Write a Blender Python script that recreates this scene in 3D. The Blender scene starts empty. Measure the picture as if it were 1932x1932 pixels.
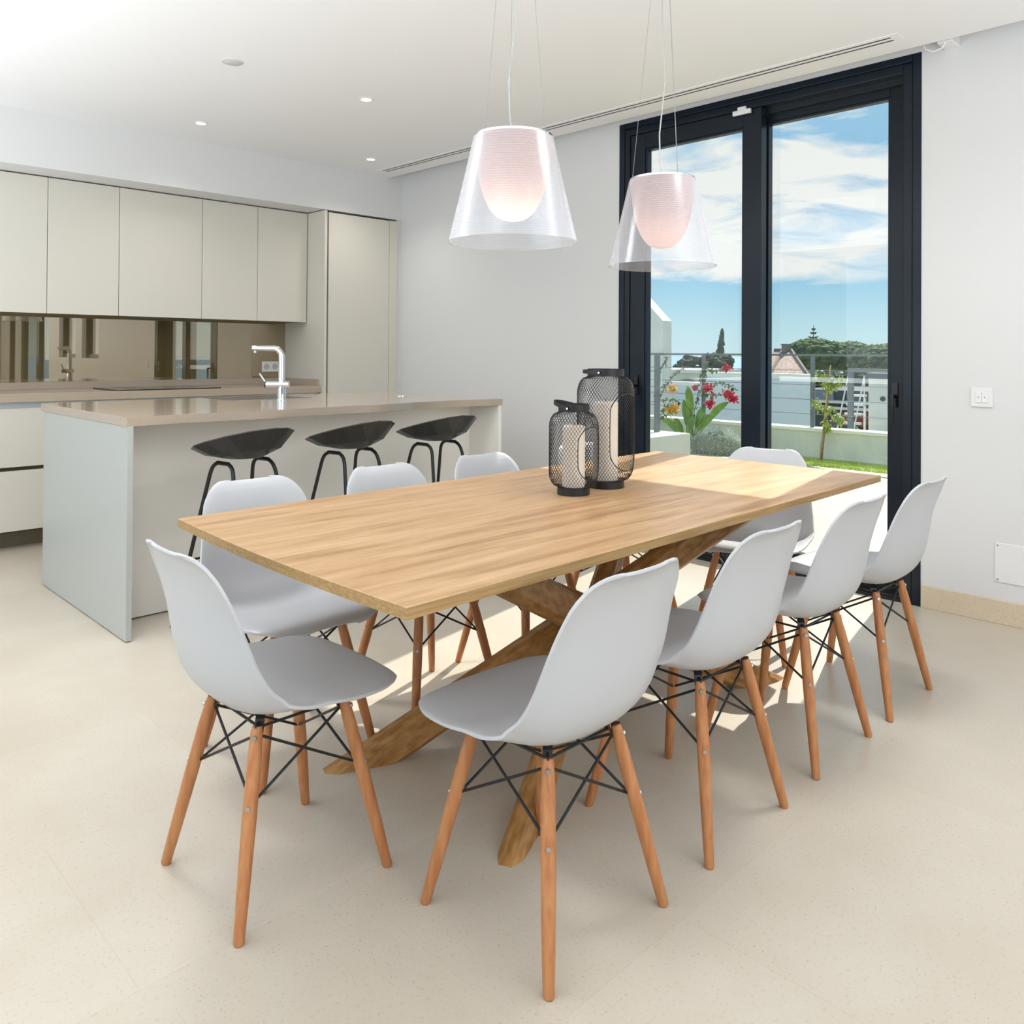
import bpy, math, random
from mathutils import Vector, Matrix, noise

S = bpy.context.scene
COL = S.collection
PI = math.pi

# ------------------------------------------------------------------ camera
YAW, PITCH, ROLL, FPX, PPY = 0.79173868, 0.00803325, 0.00639306, 1538.17, 653.574
F = Vector((math.cos(YAW)*math.cos(PITCH), math.sin(YAW)*math.cos(PITCH), math.sin(PITCH)))
R0 = Vector((math.sin(YAW), -math.cos(YAW), 0))
U0 = R0.cross(F)
RR = R0*math.cos(ROLL) + U0*math.sin(ROLL)
UU = -R0*math.sin(ROLL) + U0*math.cos(ROLL)
cam = bpy.data.cameras.new('camera')
cam.sensor_width = 36.0
cam.lens = 36.0*FPX/1932
cam.shift_y = (PPY-966)/1932
cam.clip_start = 0.05
cam.clip_end = 30000
camo = bpy.data.objects.new('camera', cam)
COL.objects.link(camo)
camo.matrix_world = Matrix(((RR.x, UU.x, -F.x, 0), (RR.y, UU.y, -F.y, 0), (RR.z, UU.z, -F.z, 1.2), (0, 0, 0, 1)))
S.camera = camo

# ------------------------------------------------------------------ exposure
S.view_settings.view_transform = 'Standard'
S.view_settings.look = 'None'
S.view_settings.exposure = 0.28
S.view_settings.gamma = 1.0
S.view_settings.use_curve_mapping = False

# ------------------------------------------------------------------ sky
W = bpy.data.worlds.new('sky')
S.world = W
W.use_nodes = True
nt = W.node_tree
for n in list(nt.nodes): nt.nodes.remove(n)
def N(t, **k):
    n = nt.nodes.new(t)
    for a, b in k.items(): setattr(n, a, b)
    return n
out = N('ShaderNodeOutputWorld'); bg = N('ShaderNodeBackground')
tc = N('ShaderNodeTexCoord'); sep = N('ShaderNodeSeparateXYZ')
nt.links.new(tc.outputs['Generated'], sep.inputs[0])
ramp = N('ShaderNodeValToRGB')
r = ramp.color_ramp
r.elements[0].position = 0.0; r.elements[0].color = (0.60, 0.80, 0.83, 1)
r.elements[1].position = 1.0; r.elements[1].color = (0.10, 0.28, 0.62, 1)
for p, c in ((0.03, (0.53, 0.77, 0.82, 1)), (0.09, (0.32, 0.62, 0.80, 1)), (0.17, (0.25, 0.52, 0.76, 1)), (0.36, (0.40, 0.66, 0.82, 1))):
    e = r.elements.new(p); e.color = c
nt.links.new(sep.outputs['Z'], ramp.inputs[0])
# clouds: streaky noise, thick in a band a few degrees above the horizon
mp = N('ShaderNodeMapping'); mp.inputs['Scale'].default_value = (3.2, 3.2, 14.0); mp.inputs['Location'].default_value = (3.35, 1.1, 0.55)
nt.links.new(tc.outputs['Generated'], mp.inputs[0])
no = N('ShaderNodeTexNoise'); no.inputs['Scale'].default_value = 2.1; no.inputs['Detail'].default_value = 9; no.inputs['Roughness'].default_value = 0.6; no.inputs['Distortion'].default_value = 0.5
nt.links.new(mp.outputs[0], no.inputs['Vector'])
band = N('ShaderNodeValToRGB'); b = band.color_ramp
b.elements[0].position = 0.0; b.elements[0].color = (0, 0, 0, 1)
b.elements[1].position = 1.0; b.elements[1].color = (.3, .3, .3, 1)
for p, v in ((0.075, 0.16), (0.095, 0.42), (0.13, .50), (0.20, .51), (0.235, .43), (0.27, .30), (0.34, .34)):
    e = b.elements.new(p); e.color = (v, v, v, 1)
nt.links.new(sep.outputs['Z'], band.inputs[0])
ad = N('ShaderNodeMath', operation='ADD')
nt.links.new(no.outputs[0], ad.inputs[0]); nt.links.new(band.outputs[0], ad.inputs[1])
cr = N('ShaderNodeValToRGB'); c_ = cr.color_ramp
c_.elements[0].position = 0.80; c_.elements[0].color = (0, 0, 0, 1)
c_.elements[1].position = 1.06; c_.elements[1].color = (1, 1, 1, 1)
nt.links.new(ad.outputs[0], cr.inputs[0])
mx = N('ShaderNodeMixRGB'); mx.inputs[2].default_value = (0.93, 0.93, 0.88, 1)
nt.links.new(cr.outputs[0], mx.inputs[0]); nt.links.new(ramp.outputs[0], mx.inputs[1])
nt.links.new(mx.outputs[0], bg.inputs[0]); bg.inputs[1].default_value = 0.83
nt.links.new(bg.outputs[0], out.inputs[0])

# ------------------------------------------------------------------ sun and added area lamps that brighten the room
def lamp(name, kind, loc, energy, color=(1, 1, 1), target=None, **k):
    l = bpy.data.lights.new(name, kind); l.energy = energy; l.color = color
    for a, v in k.items(): setattr(l, a, v)
    o = bpy.data.objects.new(name, l); COL.objects.link(o); o.location = loc
    if target is not None:
        d = Vector(target)-Vector(loc); o.rotation_euler = d.to_track_quat('-Z', 'Y').to_euler()
    return o
lamp('sun', 'SUN', (20, 3.8, 18), 5.8, (1.0, 0.95, 0.86), target=(0, 0, -0.2), angle=0.009)
lamp('daylight_fill_west', 'AREA', (-2.05, 2.2, 1.45), 24, (0.90, 0.95, 1.0), target=(0, 2.2, 1.40), shape='RECTANGLE', size=4.6, size_y=2.1)  # added area lamp standing in for daylight from the left
lamp('fill_south', 'AREA', (1.2, -5.9, 1.7), 58, (0.88, 0.94, 1.0), target=(1.2, 0, 2.2), shape='RECTANGLE', size=5.0, size_y=1.4)  # added unseen lamp behind the camera; the wall there has no window
# added unseen area lamps facing up to brighten the ceiling
lamp('ceiling_fill_south', 'AREA', (0.5, -2.6, 0.90), 200, (0.88, 0.94, 1.0), target=(0.5, -2.6, 3), shape='RECTANGLE', size=4.2, size_y=4.4)
lamp('ceiling_fill_west', 'AREA', (-1.15, 3.6, 0.90), 118, (0.88, 0.94, 1.0), target=(-1.15, 3.6, 3), shape='RECTANGLE', size=1.9, size_y=4.0)

# ------------------------------------------------------------------ helpers
def col(c):
    f = lambda v: (v/12.92 if v <= 0.04045 else ((v+0.055)/1.055)**2.4)
    return (f(c[0]/255), f(c[1]/255), f(c[2]/255), 1)

MATS = {}
def mat(name, rgb=(200, 200, 200), rough=0.5, metal=0.0, spec=0.5, emit=None, estr=0.0, noise_amt=0.0, noise_scale=8, stretch=(1, 1, 1), bump=0.0, rgb2=None, coat=0.0, lo=0.35, hi=0.65):
    m = bpy.data.materials.new(name); m.use_nodes = True
    t = m.node_tree; p = t.nodes['Principled BSDF']
    p.inputs['Base Color'].default_value = col(rgb)
    p.inputs['Roughness'].default_value = rough
    p.inputs['Metallic'].default_value = metal
    p.inputs['Specular IOR Level'].default_value = spec
    p.inputs['Coat Weight'].default_value = coat
    p.inputs['Coat Roughness'].default_value = 0.05
    if emit: p.inputs['Emission Color'].default_value = col(emit); p.inputs['Emission Strength'].default_value = estr
    if rgb2 or bump:
        c = t.nodes.new('ShaderNodeTexCoord'); mp = t.nodes.new('ShaderNodeMapping'); mp.inputs['Scale'].default_value = stretch
        nz = t.nodes.new('ShaderNodeTexNoise'); nz.inputs['Scale'].default_value = noise_scale; nz.inputs['Detail'].default_value = 6
        t.links.new(c.outputs['Object'], mp.inputs[0]); t.links.new(mp.outputs[0], nz.inputs['Vector'])
        if rgb2:
            rp = t.nodes.new('ShaderNodeValToRGB'); rp.color_ramp.elements[0].position = lo; rp.color_ramp.elements[1].position = hi
            rp.color_ramp.elements[0].color = col(rgb); rp.color_ramp.elements[1].color = col(rgb2)
            t.links.new(nz.outputs[0], rp.inputs[0]); t.links.new(rp.outputs[0], p.inputs['Base Color'])
        if bump:
            bn = t.nodes.new('ShaderNodeBump'); bn.inputs['Strength'].default_value = bump; bn.inputs['Distance'].default_value = 0.01
            t.links.new(nz.outputs[0], bn.inputs['Height']); t.links.new(bn.outputs[0], p.inputs['Normal'])
    MATS[name] = m
    return m

class MB:
    def __init__(s): s.v = []; s.f = []
    def add(s, vs, fs):
        o = len(s.v); s.v += [tuple(x) for x in vs]; s.f += [tuple(i+o for i in f) for f in fs]; return s
    def box(s, x0, x1, y0, y1, z0, z1, ch=0.0):
        if x0 > x1: x0, x1 = x1, x0
        if y0 > y1: y0, y1 = y1, y0
        vs = [(x0, y0, z0), (x1, y0, z0), (x1, y1, z0), (x0, y1, z0), (x0, y0, z1), (x1, y0, z1), (x1, y1, z1), (x0, y1, z1)]
        return s.add(vs, [(0, 3, 2, 1), (4, 5, 6, 7), (0, 1, 5, 4), (1, 2, 6, 5), (2, 3, 7, 6), (3, 0, 4, 7)])
    def tube(s, pts, r, n=8, cap=True, close=False):
        pts = [Vector(p) for p in pts]; m = len(pts)
        rs = r if isinstance(r, (list, tuple)) else [r]*m
        prev = None; vs = []
        for i, p in enumerate(pts):
            if close: d = pts[(i+1) % m]-pts[i-1]
            else: d = pts[min(i+1, m-1)]-pts[max(i-1, 0)]
            d.normalize()
            if prev is None:
                a = Vector((0, 0, 1)) if abs(d.z) < .9 else Vector((1, 0, 0)); u = d.cross(a).normalized()
            else:
                u = prev-d*prev.dot(d); u.normalize()
            prev = u; w = d.cross(u)
            for k in range(n):
                t = 2*PI*k/n; vs.append(p+(u*math.cos(t)+w*math.sin(t))*rs[i])
        fs = []
        for i in range(m-1 if not close else m):
            j = (i+1) % m
            for k in range(n):
                fs.append((i*n+k, i*n+(k+1) % n, j*n+(k+1) % n, j*n+k))
        if cap and not close:
            fs.append(tuple(reversed(range(n)))); fs.append(tuple((m-1)*n+k for k in range(n)))
        return s.add(vs, fs)
    def lathe(s, prof, n=32, c=(0, 0), close=False):
        vs = []; fs = []; m = len(prof)
        for rr, z in prof:
            for k in range(n):
                t = 2*PI*k/n; vs.append((c[0]+rr*math.cos(t), c[1]+rr*math.sin(t), z))
        for i in range(m-1 if not close else m):
            j = (i+1) % m
            for k in range(n): fs.append((i*n+k, i*n+(k+1) % n, j*n+(k+1) % n, j*n+k))
        if not close:
            if prof[0][0] > 1e-6: fs.append(tuple(reversed(range(n))))
            if prof[-1][0] > 1e-6: fs.append(tuple((m-1)*n+k for k in range(n)))
        return s.add(vs, fs)
    def prism(s, poly, z0, z1):
        n = len(poly); vs = [(x, y, z0) for x, y in poly]+[(x, y, z1) for x, y in poly]
        fs = [tuple(reversed(range(n))), tuple(range(n, 2*n))]+[(i, (i+1) % n, (i+1) % n+n, i+n) for i in range(n)]
        return s.add(vs, fs)
    def grid(s, rows):
        m = len(rows); n = len(rows[0]); vs = [p for r_ in rows for p in r_]
        return s.add(vs, [(i*n+j, i*n+j+1, (i+1)*n+j+1, (i+1)*n+j) for i in range(m-1) for j in range(n-1)])
    def ico(s, c, r, sub=1, amp=0.0, sc=(1, 1, 1), seed=0):
        import bmesh
        bm = bmesh.new(); bmesh.ops.create_icosphere(bm, subdivisions=sub, radius=1)
        vs = []
        for v in bm.verts:
            k = 1+amp*noise.noise(v.co*2.3+Vector((seed*7.1, seed*3.3, 0)))
            vs.append((c[0]+v.co.x*r*k*sc[0], c[1]+v.co.y*r*k*sc[1], c[2]+v.co.z*r*k*sc[2]))
        s.add(vs, [tuple(v.index for v in f.verts) for f in bm.faces]); bm.free(); return s
    def build(s, name, m, parent=None, world=False, smooth=False, bevel=0.0, bseg=2, label=None):
        me = bpy.data.meshes.new(name); vs = s.v; o = bpy.data.objects.new(name, me)
        if parent is None:
            xs = [v[0] for v in vs]; ys = [v[1] for v in vs]; zs = [v[2] for v in vs]
            L = Vector(((min(xs)+max(xs))/2, (min(ys)+max(ys))/2, min(zs)))
            vs = [(v[0]-L.x, v[1]-L.y, v[2]-L.z) for v in vs]; o.location = L
        else:
            o.parent = parent
            if world:
                L = Vector((0, 0, 0)); q = parent
                while q: L = L+q.location; q = q.parent
                vs = [(v[0]-L.x, v[1]-L.y, v[2]-L.z) for v in vs]
        me.from_pydata(vs, [], s.f); me.update()
        me.materials.append(m)
        if smooth:
            for p in me.polygons: p.use_smooth = True
            if smooth != 'all':
                me.set_sharp_from_angle(angle=math.radians(38))
        COL.objects.link(o)
        if bevel:
            b = o.modifiers.new('bevel', 'BEVEL'); b.width = bevel; b.segments = bseg; b.limit_method = 'ANGLE'
        if label: o['label'] = label
        return o

def thing(name, label, cat, loc=(0, 0, 0), rz=0.0, group=None):
    o = bpy.data.objects.new(name, None); COL.objects.link(o); o.location = loc; o.rotation_euler = (0, 0, rz)
    o.empty_display_size = 0.1
    o['label'] = label; o['category'] = cat
    if group: o['group'] = group
    return o
def tag(o, label, cat, group=None):
    o['label'] = label; o['category'] = cat
    if group: o['group'] = group
    return o
def struct(o, kind='structure'):
    o['kind'] = kind; return o
def dup(root, loc, rz, label=None, group=None, parent=None):
    r_ = root.copy(); COL.objects.link(r_)
    if parent: r_.parent = parent
    else:
        r_.location = loc; r_.rotation_euler = (0, 0, rz)
        if label: r_['label'] = label
        if group: r_['group'] = group
    for ch in root.children: dup(ch, None, None, parent=r_)
    return r_
def polar(az, el, d):
    a = math.radians(az); return Vector((d*math.cos(a), d*math.sin(a), 1.2+d*math.tan(math.radians(el))))

# ------------------------------------------------------------------ materials
wallm = mat('white_wall_paint', (221, 221, 221), 0.75, spec=0.2)
ceilm = mat('white_ceiling_paint', (237, 237, 238), 0.8, spec=0.2)
cabm = mat('greige_satin_lacquer', (214, 210, 199), 0.42, spec=0.4)
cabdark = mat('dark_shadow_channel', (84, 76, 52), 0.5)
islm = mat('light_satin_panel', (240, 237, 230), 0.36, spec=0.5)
alum = mat('brushed_aluminium_edge', (196, 202, 206), 0.35, metal=0.6)
blackm = mat('black_powder_coat', (22, 23, 24), 0.42)
stoolm = mat('black_moulded_shell', (26, 28, 28), 0.36, rgb2=(31, 33, 33), noise_scale=30)
plastic = mat('white_moulded_plastic', (194, 195, 198), 0.38, spec=0.45)
chrome = mat('polished_chrome', (225, 228, 232), 0.07, metal=1.0)
steel = mat('bolt_steel', (190, 190, 190), 0.25, metal=1.0)
frame_m = mat('anthracite_aluminium', (24, 33, 43), 0.25, spec=0.28)
frame_d = mat('dark_door_track', (16, 22, 28), 0.35)
whitep = mat('white_switch_plastic', (232, 232, 232), 0.35)
greyp = mat('grey_plastic_detail', (150, 150, 150), 0.5)
wax = mat('ivory_candle_wax', (226, 214, 200), 0.55)
hobm = mat('black_glass_hob', (10, 11, 12), 0.06)
vent_d = mat('slot_dark', (45, 45, 45), 0.7)
legw = mat('beech_leg_wood', (176, 112, 66), 0.42, rgb2=(196, 136, 88), noise_scale=14, stretch=(5, 5, 0.5), bump=0.08)
legw2 = mat('oak_table_leg', (142, 96, 44), 0.5, rgb2=(182, 136, 80), noise_scale=9, stretch=(2.2, 6, 6), bump=0.1)
edgew = mat('oak_edge', (156, 122, 74), 0.5, rgb2=(178, 146, 98), noise_scale=9, stretch=(.6, 8, 20))
railm = mat('grey_railing_paint', (104, 112, 116), 0.45)
extwhite = mat('white_render_outside', (224, 225, 218), 0.8, rgb2=(210, 212, 203), noise_scale=2)
whitecop = mat('white_coping_stone', (240, 238, 230), 0.7)
jambm = mat('cream_outer_reveal', (204, 206, 190), 0.8)
greyw = mat('pale_grey_parapet', (214, 224, 228), 0.8)

# stone floor: cream limestone tiles with fine pits
def stone(name, base, light, pit, rough, joints=True, jx=0.9, jy=0.6, pits=1.0):
    m = bpy.data.materials.new(name); m.use_nodes = True; t = m.node_tree; p = t.nodes['Principled BSDF']; L = t.links
    g = t.nodes.new('ShaderNodeNewGeometry')
    n1 = t.nodes.new('ShaderNodeTexNoise'); n1.inputs['Scale'].default_value = 1.3; n1.inputs['Detail'].default_value = 5; n1.inputs['Roughness'].default_value = .6
    n2 = t.nodes.new('ShaderNodeTexNoise'); n2.inputs['Scale'].default_value = 120; n2.inputs['Detail'].default_value = 3
    v = t.nodes.new('ShaderNodeTexVoronoi'); v.inputs['Scale'].default_value = 60; v.inputs['Randomness'].default_value = 1.0
    n3 = t.nodes.new('ShaderNodeTexNoise'); n3.inputs['Scale'].default_value = 3.2; n3.inputs['Detail'].default_value = 4
    for q in (n1, n2, v, n3): L.new(g.outputs['Position'], q.inputs['Vector'])
    r1 = t.nodes.new('ShaderNodeValToRGB'); r1.color_ramp.elements[0].position = .3; r1.color_ramp.elements[1].position = .7
    r1.color_ramp.elements[0].color = col(base); r1.color_ramp.elements[1].color = col(light); L.new(n1.outputs[0], r1.inputs[0])
    # fine grain
    r2 = t.nodes.new('ShaderNodeValToRGB'); r2.color_ramp.elements[0].position = .28; r2.color_ramp.elements[1].position = .42
    r2.color_ramp.elements[0].color = (.80, .78, .74, 1); r2.color_ramp.elements[1].color = (1, 1, 1, 1); L.new(n2.outputs[0], r2.inputs[0])
    mu = t.nodes.new('ShaderNodeMixRGB'); mu.blend_type = 'MULTIPLY'; mu.inputs[0].default_value = 0.8*pits
    L.new(r1.outputs[0], mu.inputs[1]); L.new(r2.outputs[0], mu.inputs[2])
    # pits, scattered in clusters
    r3 = t.nodes.new('ShaderNodeValToRGB'); r3.color_ramp.elements[0].position = .05; r3.color_ramp.elements[1].position = .12
    r3.color_ramp.elements[0].color = (1, 1, 1, 1); r3.color_ramp.elements[1].color = (0, 0, 0, 1); L.new(v.outputs['Distance'], r3.inputs[0])
    r4 = t.nodes.new('ShaderNodeValToRGB'); r4.color_ramp.elements[0].position = .48; r4.color_ramp.elements[1].position = .62
    r4.color_ramp.elements[0].color = (0, 0, 0, 1); r4.color_ramp.elements[1].color = (1, 1, 1, 1); L.new(n3.outputs[0], r4.inputs[0])
    mm = t.nodes.new('ShaderNodeMath'); mm.operation = 'MULTIPLY'; L.new(r3.outputs[0], mm.inputs[0]); L.new(r4.outputs[0], mm.inputs[1])
    mm2 = t.nodes.new('ShaderNodeMath'); mm2.operation = 'MULTIPLY'; mm2.inputs[1].default_value = 0.8*pits; L.new(mm.outputs[0], mm2.inputs[0])
    m3 = t.nodes.new('ShaderNodeMixRGB'); m3.inputs[2].default_value = col(pit)
    L.new(mm2.outputs[0], m3.inputs[0]); L.new(mu.outputs[0], m3.inputs[1]); last = m3
    if joints:
        mp = t.nodes.new('ShaderNodeMapping'); mp.inputs['Location'].default_value = (0.31, 0.22, 0)
        br = t.nodes.new('ShaderNodeTexBrick'); br.offset = 0.5
        br.inputs['Scale'].default_value = 1.0; br.inputs['Brick Width'].default_value = jx; br.inputs['Row Height'].default_value = jy
        br.inputs['Mortar Size'].default_value = 0.0016; br.inputs['Mortar Smooth'].default_value = 0.3
        br.inputs['Color1'].default_value = (1, 1, 1, 1); br.inputs['Color2'].default_value = (.955, .95, .94, 1); br.inputs['Mortar'].default_value = (.93, .92, .90, 1)
        L.new(g.outputs['Position'], mp.inputs[0]); L.new(mp.outputs[0], br.inputs['Vector'])
        m4 = t.nodes.new('ShaderNodeMixRGB'); m4.blend_type = 'MULTIPLY'; m4.inputs[0].default_value = 1
        L.new(m3.outputs[0], m4.inputs[1]); L.new(br.outputs['Color'], m4.inputs[2]); last = m4
    L.new(last.outputs[0], p.inputs['Base Color'])
    p.inputs['Roughness'].default_value = rough; p.inputs['Specular IOR Level'].default_value = 0.45
    MATS[name] = m; return m
floorm = stone('cream_limestone_tiles', (193, 182, 165), (206, 197, 182), (130, 112, 90), 0.3)
skirtm = stone('limestone_skirting', (206, 188, 160), (222, 208, 184), (120, 104, 84), 0.4, joints=False)
terrm = stone('terrace_stone', (176, 168, 134), (190, 184, 154), (150, 140, 110), 0.6, jx=0.6, jy=0.6)
counterm = stone('taupe_quartz', (178, 163, 146), (184, 169, 152), (120, 108, 96), 0.07, joints=False, pits=0.35)

# oak veneer with grain along the table
def oak(name):
    m = bpy.data.materials.new(name); m.use_nodes = True; t = m.node_tree; p = t.nodes['Principled BSDF']; L = t.links
    c = t.nodes.new('ShaderNodeTexCoord')
    def nz(scale, st, det=6, dist=0.0, rough=.6):
        mp = t.nodes.new('ShaderNodeMapping'); mp.inputs['Scale'].default_value = st
        n = t.nodes.new('ShaderNodeTexNoise'); n.inputs['Scale'].default_value = scale; n.inputs['Detail'].default_value = det; n.inputs['Distortion'].default_value = dist; n.inputs['Roughness'].default_value = rough
        L.new(c.outputs['Object'], mp.inputs[0]); L.new(mp.outputs[0], n.inputs['Vector']); return n
    a = nz(3.2, (.55, 7, 1), 7, .6); b_ = nz(9, (1.2, 34, 1), 4, .3); d = nz(2.2, (1.0, 3.0, 1), 2)
    ra = t.nodes.new('ShaderNodeValToRGB'); e = ra.color_ramp
    e.elements[0].position = .30; e.elements[0].color = col((160, 122, 84)); e.elements[1].position = .66; e.elements[1].color = col((202, 166, 126))
    q = e.elements.new(.44); q.color = col((186, 147, 104))
    L.new(a.outputs[0], ra.inputs[0])
    rb = t.nodes.new('ShaderNodeValToRGB'); rb.color_ramp.elements[0].position = .32; rb.color_ramp.elements[0].color = (.72, .67, .60, 1); rb.color_ramp.elements[1].position = .55; rb.color_ramp.elements[1].color = (1, 1, 1, 1)
    L.new(b_.outputs[0], rb.inputs[0])
    mu = t.nodes.new('ShaderNodeMixRGB'); mu.blend_type = 'MULTIPLY'; mu.inputs[0].default_value = .7; L.new(ra.outputs[0], mu.inputs[1]); L.new(rb.outputs[0], mu.inputs[2])
    # knots
    mp = t.nodes.new('ShaderNodeMapping'); mp.inputs['Scale'].default_value = (1.1, 2.6, 1); mp.inputs['Location'].default_value = (.35, .2, 0)
    v = t.nodes.new('ShaderNodeTexVoronoi'); v.inputs['Scale'].default_value = 1.3; L.new(c.outputs['Object'], mp.inputs[0]); L.new(mp.outputs[0], v.inputs['Vector'])
    rk = t.nodes.new('ShaderNodeValToRGB'); rk.color_ramp.elements[0].position = .012; rk.color_ramp.elements[0].color = (1, 1, 1, 1); rk.color_ramp.elements[1].position = .06; rk.color_ramp.elements[1].color = (0, 0, 0, 1)
    L.new(v.outputs['Distance'], rk.inputs[0])
    sc = t.nodes.new('ShaderNodeMath'); sc.operation = 'MULTIPLY'; sc.inputs[1].default_value = .55; L.new(rk.outputs[0], sc.inputs[0])
    mk = t.nodes.new('ShaderNodeMixRGB'); mk.inputs[2].default_value = col((96, 62, 36)); L.new(sc.outputs[0], mk.inputs[0]); L.new(mu.outputs[0], mk.inputs[1])
    L.new(mk.outputs[0], p.inputs['Base Color']); p.inputs['Roughness'].default_value = .36; p.inputs['Specular IOR Level'].default_value = .45
    bn = t.nodes.new('ShaderNodeBump'); bn.inputs['Strength'].default_value = .05; bn.inputs['Distance'].default_value = .004
    L.new(b_.outputs[0], bn.inputs['Height']); L.new(bn.outputs[0], p.inputs['Normal'])
    return m
topw = oak('oak_table_top')

def glassmat(name, tint=(1, 1, 1), refl=0.06, rough=0.0, white=0.0, rib=0.0, edge=0.5):
    m = bpy.data.materials.new(name); m.use_nodes = True; t = m.node_tree
    for n in list(t.nodes): t.nodes.remove(n)
    o = t.nodes.new('ShaderNodeOutputMaterial'); tr = t.nodes.new('ShaderNodeBsdfTransparent'); tr.inputs[0].default_value = (*tint, 1)
    gl = t.nodes.new('ShaderNodeBsdfGlossy'); gl.inputs['Roughness'].default_value = rough
    lw = t.nodes.new('ShaderNodeLayerWeight'); lw.inputs['Blend'].default_value = edge
    mr = t.nodes.new('ShaderNodeMapRange'); mr.inputs['To Min'].default_value = refl; mr.inputs['To Max'].default_value = min(1, refl*9)
    pw = t.nodes.new('ShaderNodeMath'); pw.operation = 'POWER'; pw.inputs[1].default_value = 2.2
    t.links.new(lw.outputs['Facing'], pw.inputs[0]); t.links.new(pw.outputs[0], mr.inputs['Value'])
    mx = t.nodes.new('ShaderNodeMixShader'); t.links.new(mr.outputs[0], mx.inputs[0]); t.links.new(tr.outputs[0], mx.inputs[1]); t.links.new(gl.outputs[0], mx.inputs[2])
    last = mx
    if white:
        df = t.nodes.new('ShaderNodeBsdfDiffuse'); df.inputs[0].default_value = (.95, .95, .97, 1)
        m2 = t.nodes.new('ShaderNodeMixShader')
        if rib:
            c = t.nodes.new('ShaderNodeTexCoord'); wv = t.nodes.new('ShaderNodeTexWave'); wv.bands_direction = 'Z'; wv.inputs['Scale'].default_value = rib
            t.links.new(c.outputs['Object'], wv.inputs['Vector'])
            q = t.nodes.new('ShaderNodeMapRange'); q.inputs['To Min'].default_value = white*.6; q.inputs['To Max'].default_value = white*1.25
            t.links.new(wv.outputs['Fac'], q.inputs['Value'])
            # more material seen edge-on
            ad_ = t.nodes.new('ShaderNodeMath'); ad_.operation = 'MULTIPLY_ADD'; ad_.inputs[1].default_value = .30
            t.links.new(pw.outputs[0], ad_.inputs[0]); t.links.new(q.outputs[0], ad_.inputs[2])
            t.links.new(ad_.outputs[0], m2.inputs[0])
        else: m2.inputs[0].default_value = white
        t.links.new(mx.outputs[0], m2.inputs[1]); t.links.new(df.outputs[0], m2.inputs[2]); last = m2
    t.links.new(last.outputs[0], o.inputs[0]); return m
pane = glassmat('window_glass', (.97, .99, 1.0), 0.035)
shadeglass = glassmat('clear_ribbed_shade', (.97, .98, 1.0), 0.05, white=0.08, rough=0.22, rib=40)

# bronze back-painted glass
def splash():
    m = bpy.data.materials.new('bronze_glass'); m.use_nodes = True; t = m.node_tree
    for n in list(t.nodes): t.nodes.remove(n)
    o = t.nodes.new('ShaderNodeOutputMaterial'); d = t.nodes.new('ShaderNodeBsdfDiffuse'); d.inputs[0].default_value = col((112, 96, 62))
    g = t.nodes.new('ShaderNodeBsdfGlossy'); g.inputs[0].default_value = col((238, 226, 204)); g.inputs['Roughness'].default_value = .01
    x = t.nodes.new('ShaderNodeMixShader'); x.inputs[0].default_value = .34
    t.links.new(d.outputs[0], x.inputs[1]); t.links.new(g.outputs[0], x.inputs[2]); t.links.new(x.outputs[0], o.inputs[0]); return m
splashm = splash()

def diffuser():
    m = bpy.data.materials.new('opal_diffuser'); m.use_nodes = True; t = m.node_tree
    for n in list(t.nodes): t.nodes.remove(n)
    o = t.nodes.new('ShaderNodeOutputMaterial'); d = t.nodes.new('ShaderNodeBsdfDiffuse'); d.inputs[0].default_value = col((186, 172, 172))
    g = t.nodes.new('ShaderNodeBsdfTranslucent'); g.inputs[0].default_value = col((252, 226, 216))
    x = t.nodes.new('ShaderNodeMixShader'); x.inputs[0].default_value = .52
    t.links.new(d.outputs[0], x.inputs[1]); t.links.new(g.outputs[0], x.inputs[2]); t.links.new(x.outputs[0], o.inputs[0]); return m
opal = diffuser()
bulbm = mat('lit_bulb', (255, 240, 220), 0.5, emit=(255, 228, 196), estr=1.6)
downm = mat('lit_downlight', (255, 240, 220), 0.5, emit=(255, 240, 222), estr=4)

# ------------------------------------------------------------------ structure
CE, PK = 2.64, 2.86          # ceiling and curtain pocket heights
XW, YB, YK = 4.142, 5.519, 6.115   # door wall, bulkhead face, kitchen wall
XL, YS = -2.3, -6.4
struct(MB().box(XL-.2, XW+.28, YS-.2, YK+.2, -.2, 0).build('floor', floorm))
struct(MB().box(XL-.2, 4.0, YS-.2, YK+.2, CE, PK+.15).build('ceiling', ceilm))
struct(MB().box(4.0, XW+.28, YS-.2, YK+.2, PK, PK+.15).build('ceiling', ceilm))
m = MB()      # door wall with its openings: the sliding door, two narrow windows and a wide one further back
WX0, WX1 = XW, XW+.28
for y0, y1, z0, z1 in ((3.224, YK+.2, 0, PK), (1.403, 3.224, 2.66, PK), (-.74, 1.403, 0, PK), (-1.5, -.74, 0, 1.08), (-1.5, -.74, 2.5, PK), (-1.8, -1.5, 0, PK),
                       (-2.66, -1.8, 0, 1.08), (-2.66, -1.8, 2.5, PK), (-3.2, -2.66, 0, PK), (-6.0, -3.2, 0, .1), (-6.0, -3.2, 2.55, PK), (YS-.2, -6.0, 0, PK)):
    m.box(WX0, WX1, y0, y1, z0, z1)
struct(m.build('wall_right', wallm))
struct(MB().box(XL-.2, XW, YK, YK+.2, 0, CE).build('wall_back', wallm))
struct(MB().box(XL-.2, XW, YS-.2, YS, 0, CE).build('wall_front', mat('grey_bounce_cut', (140, 140, 138), .8)))  # unseen front and left walls darkened to cut light bounced from behind
m = MB()
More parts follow.
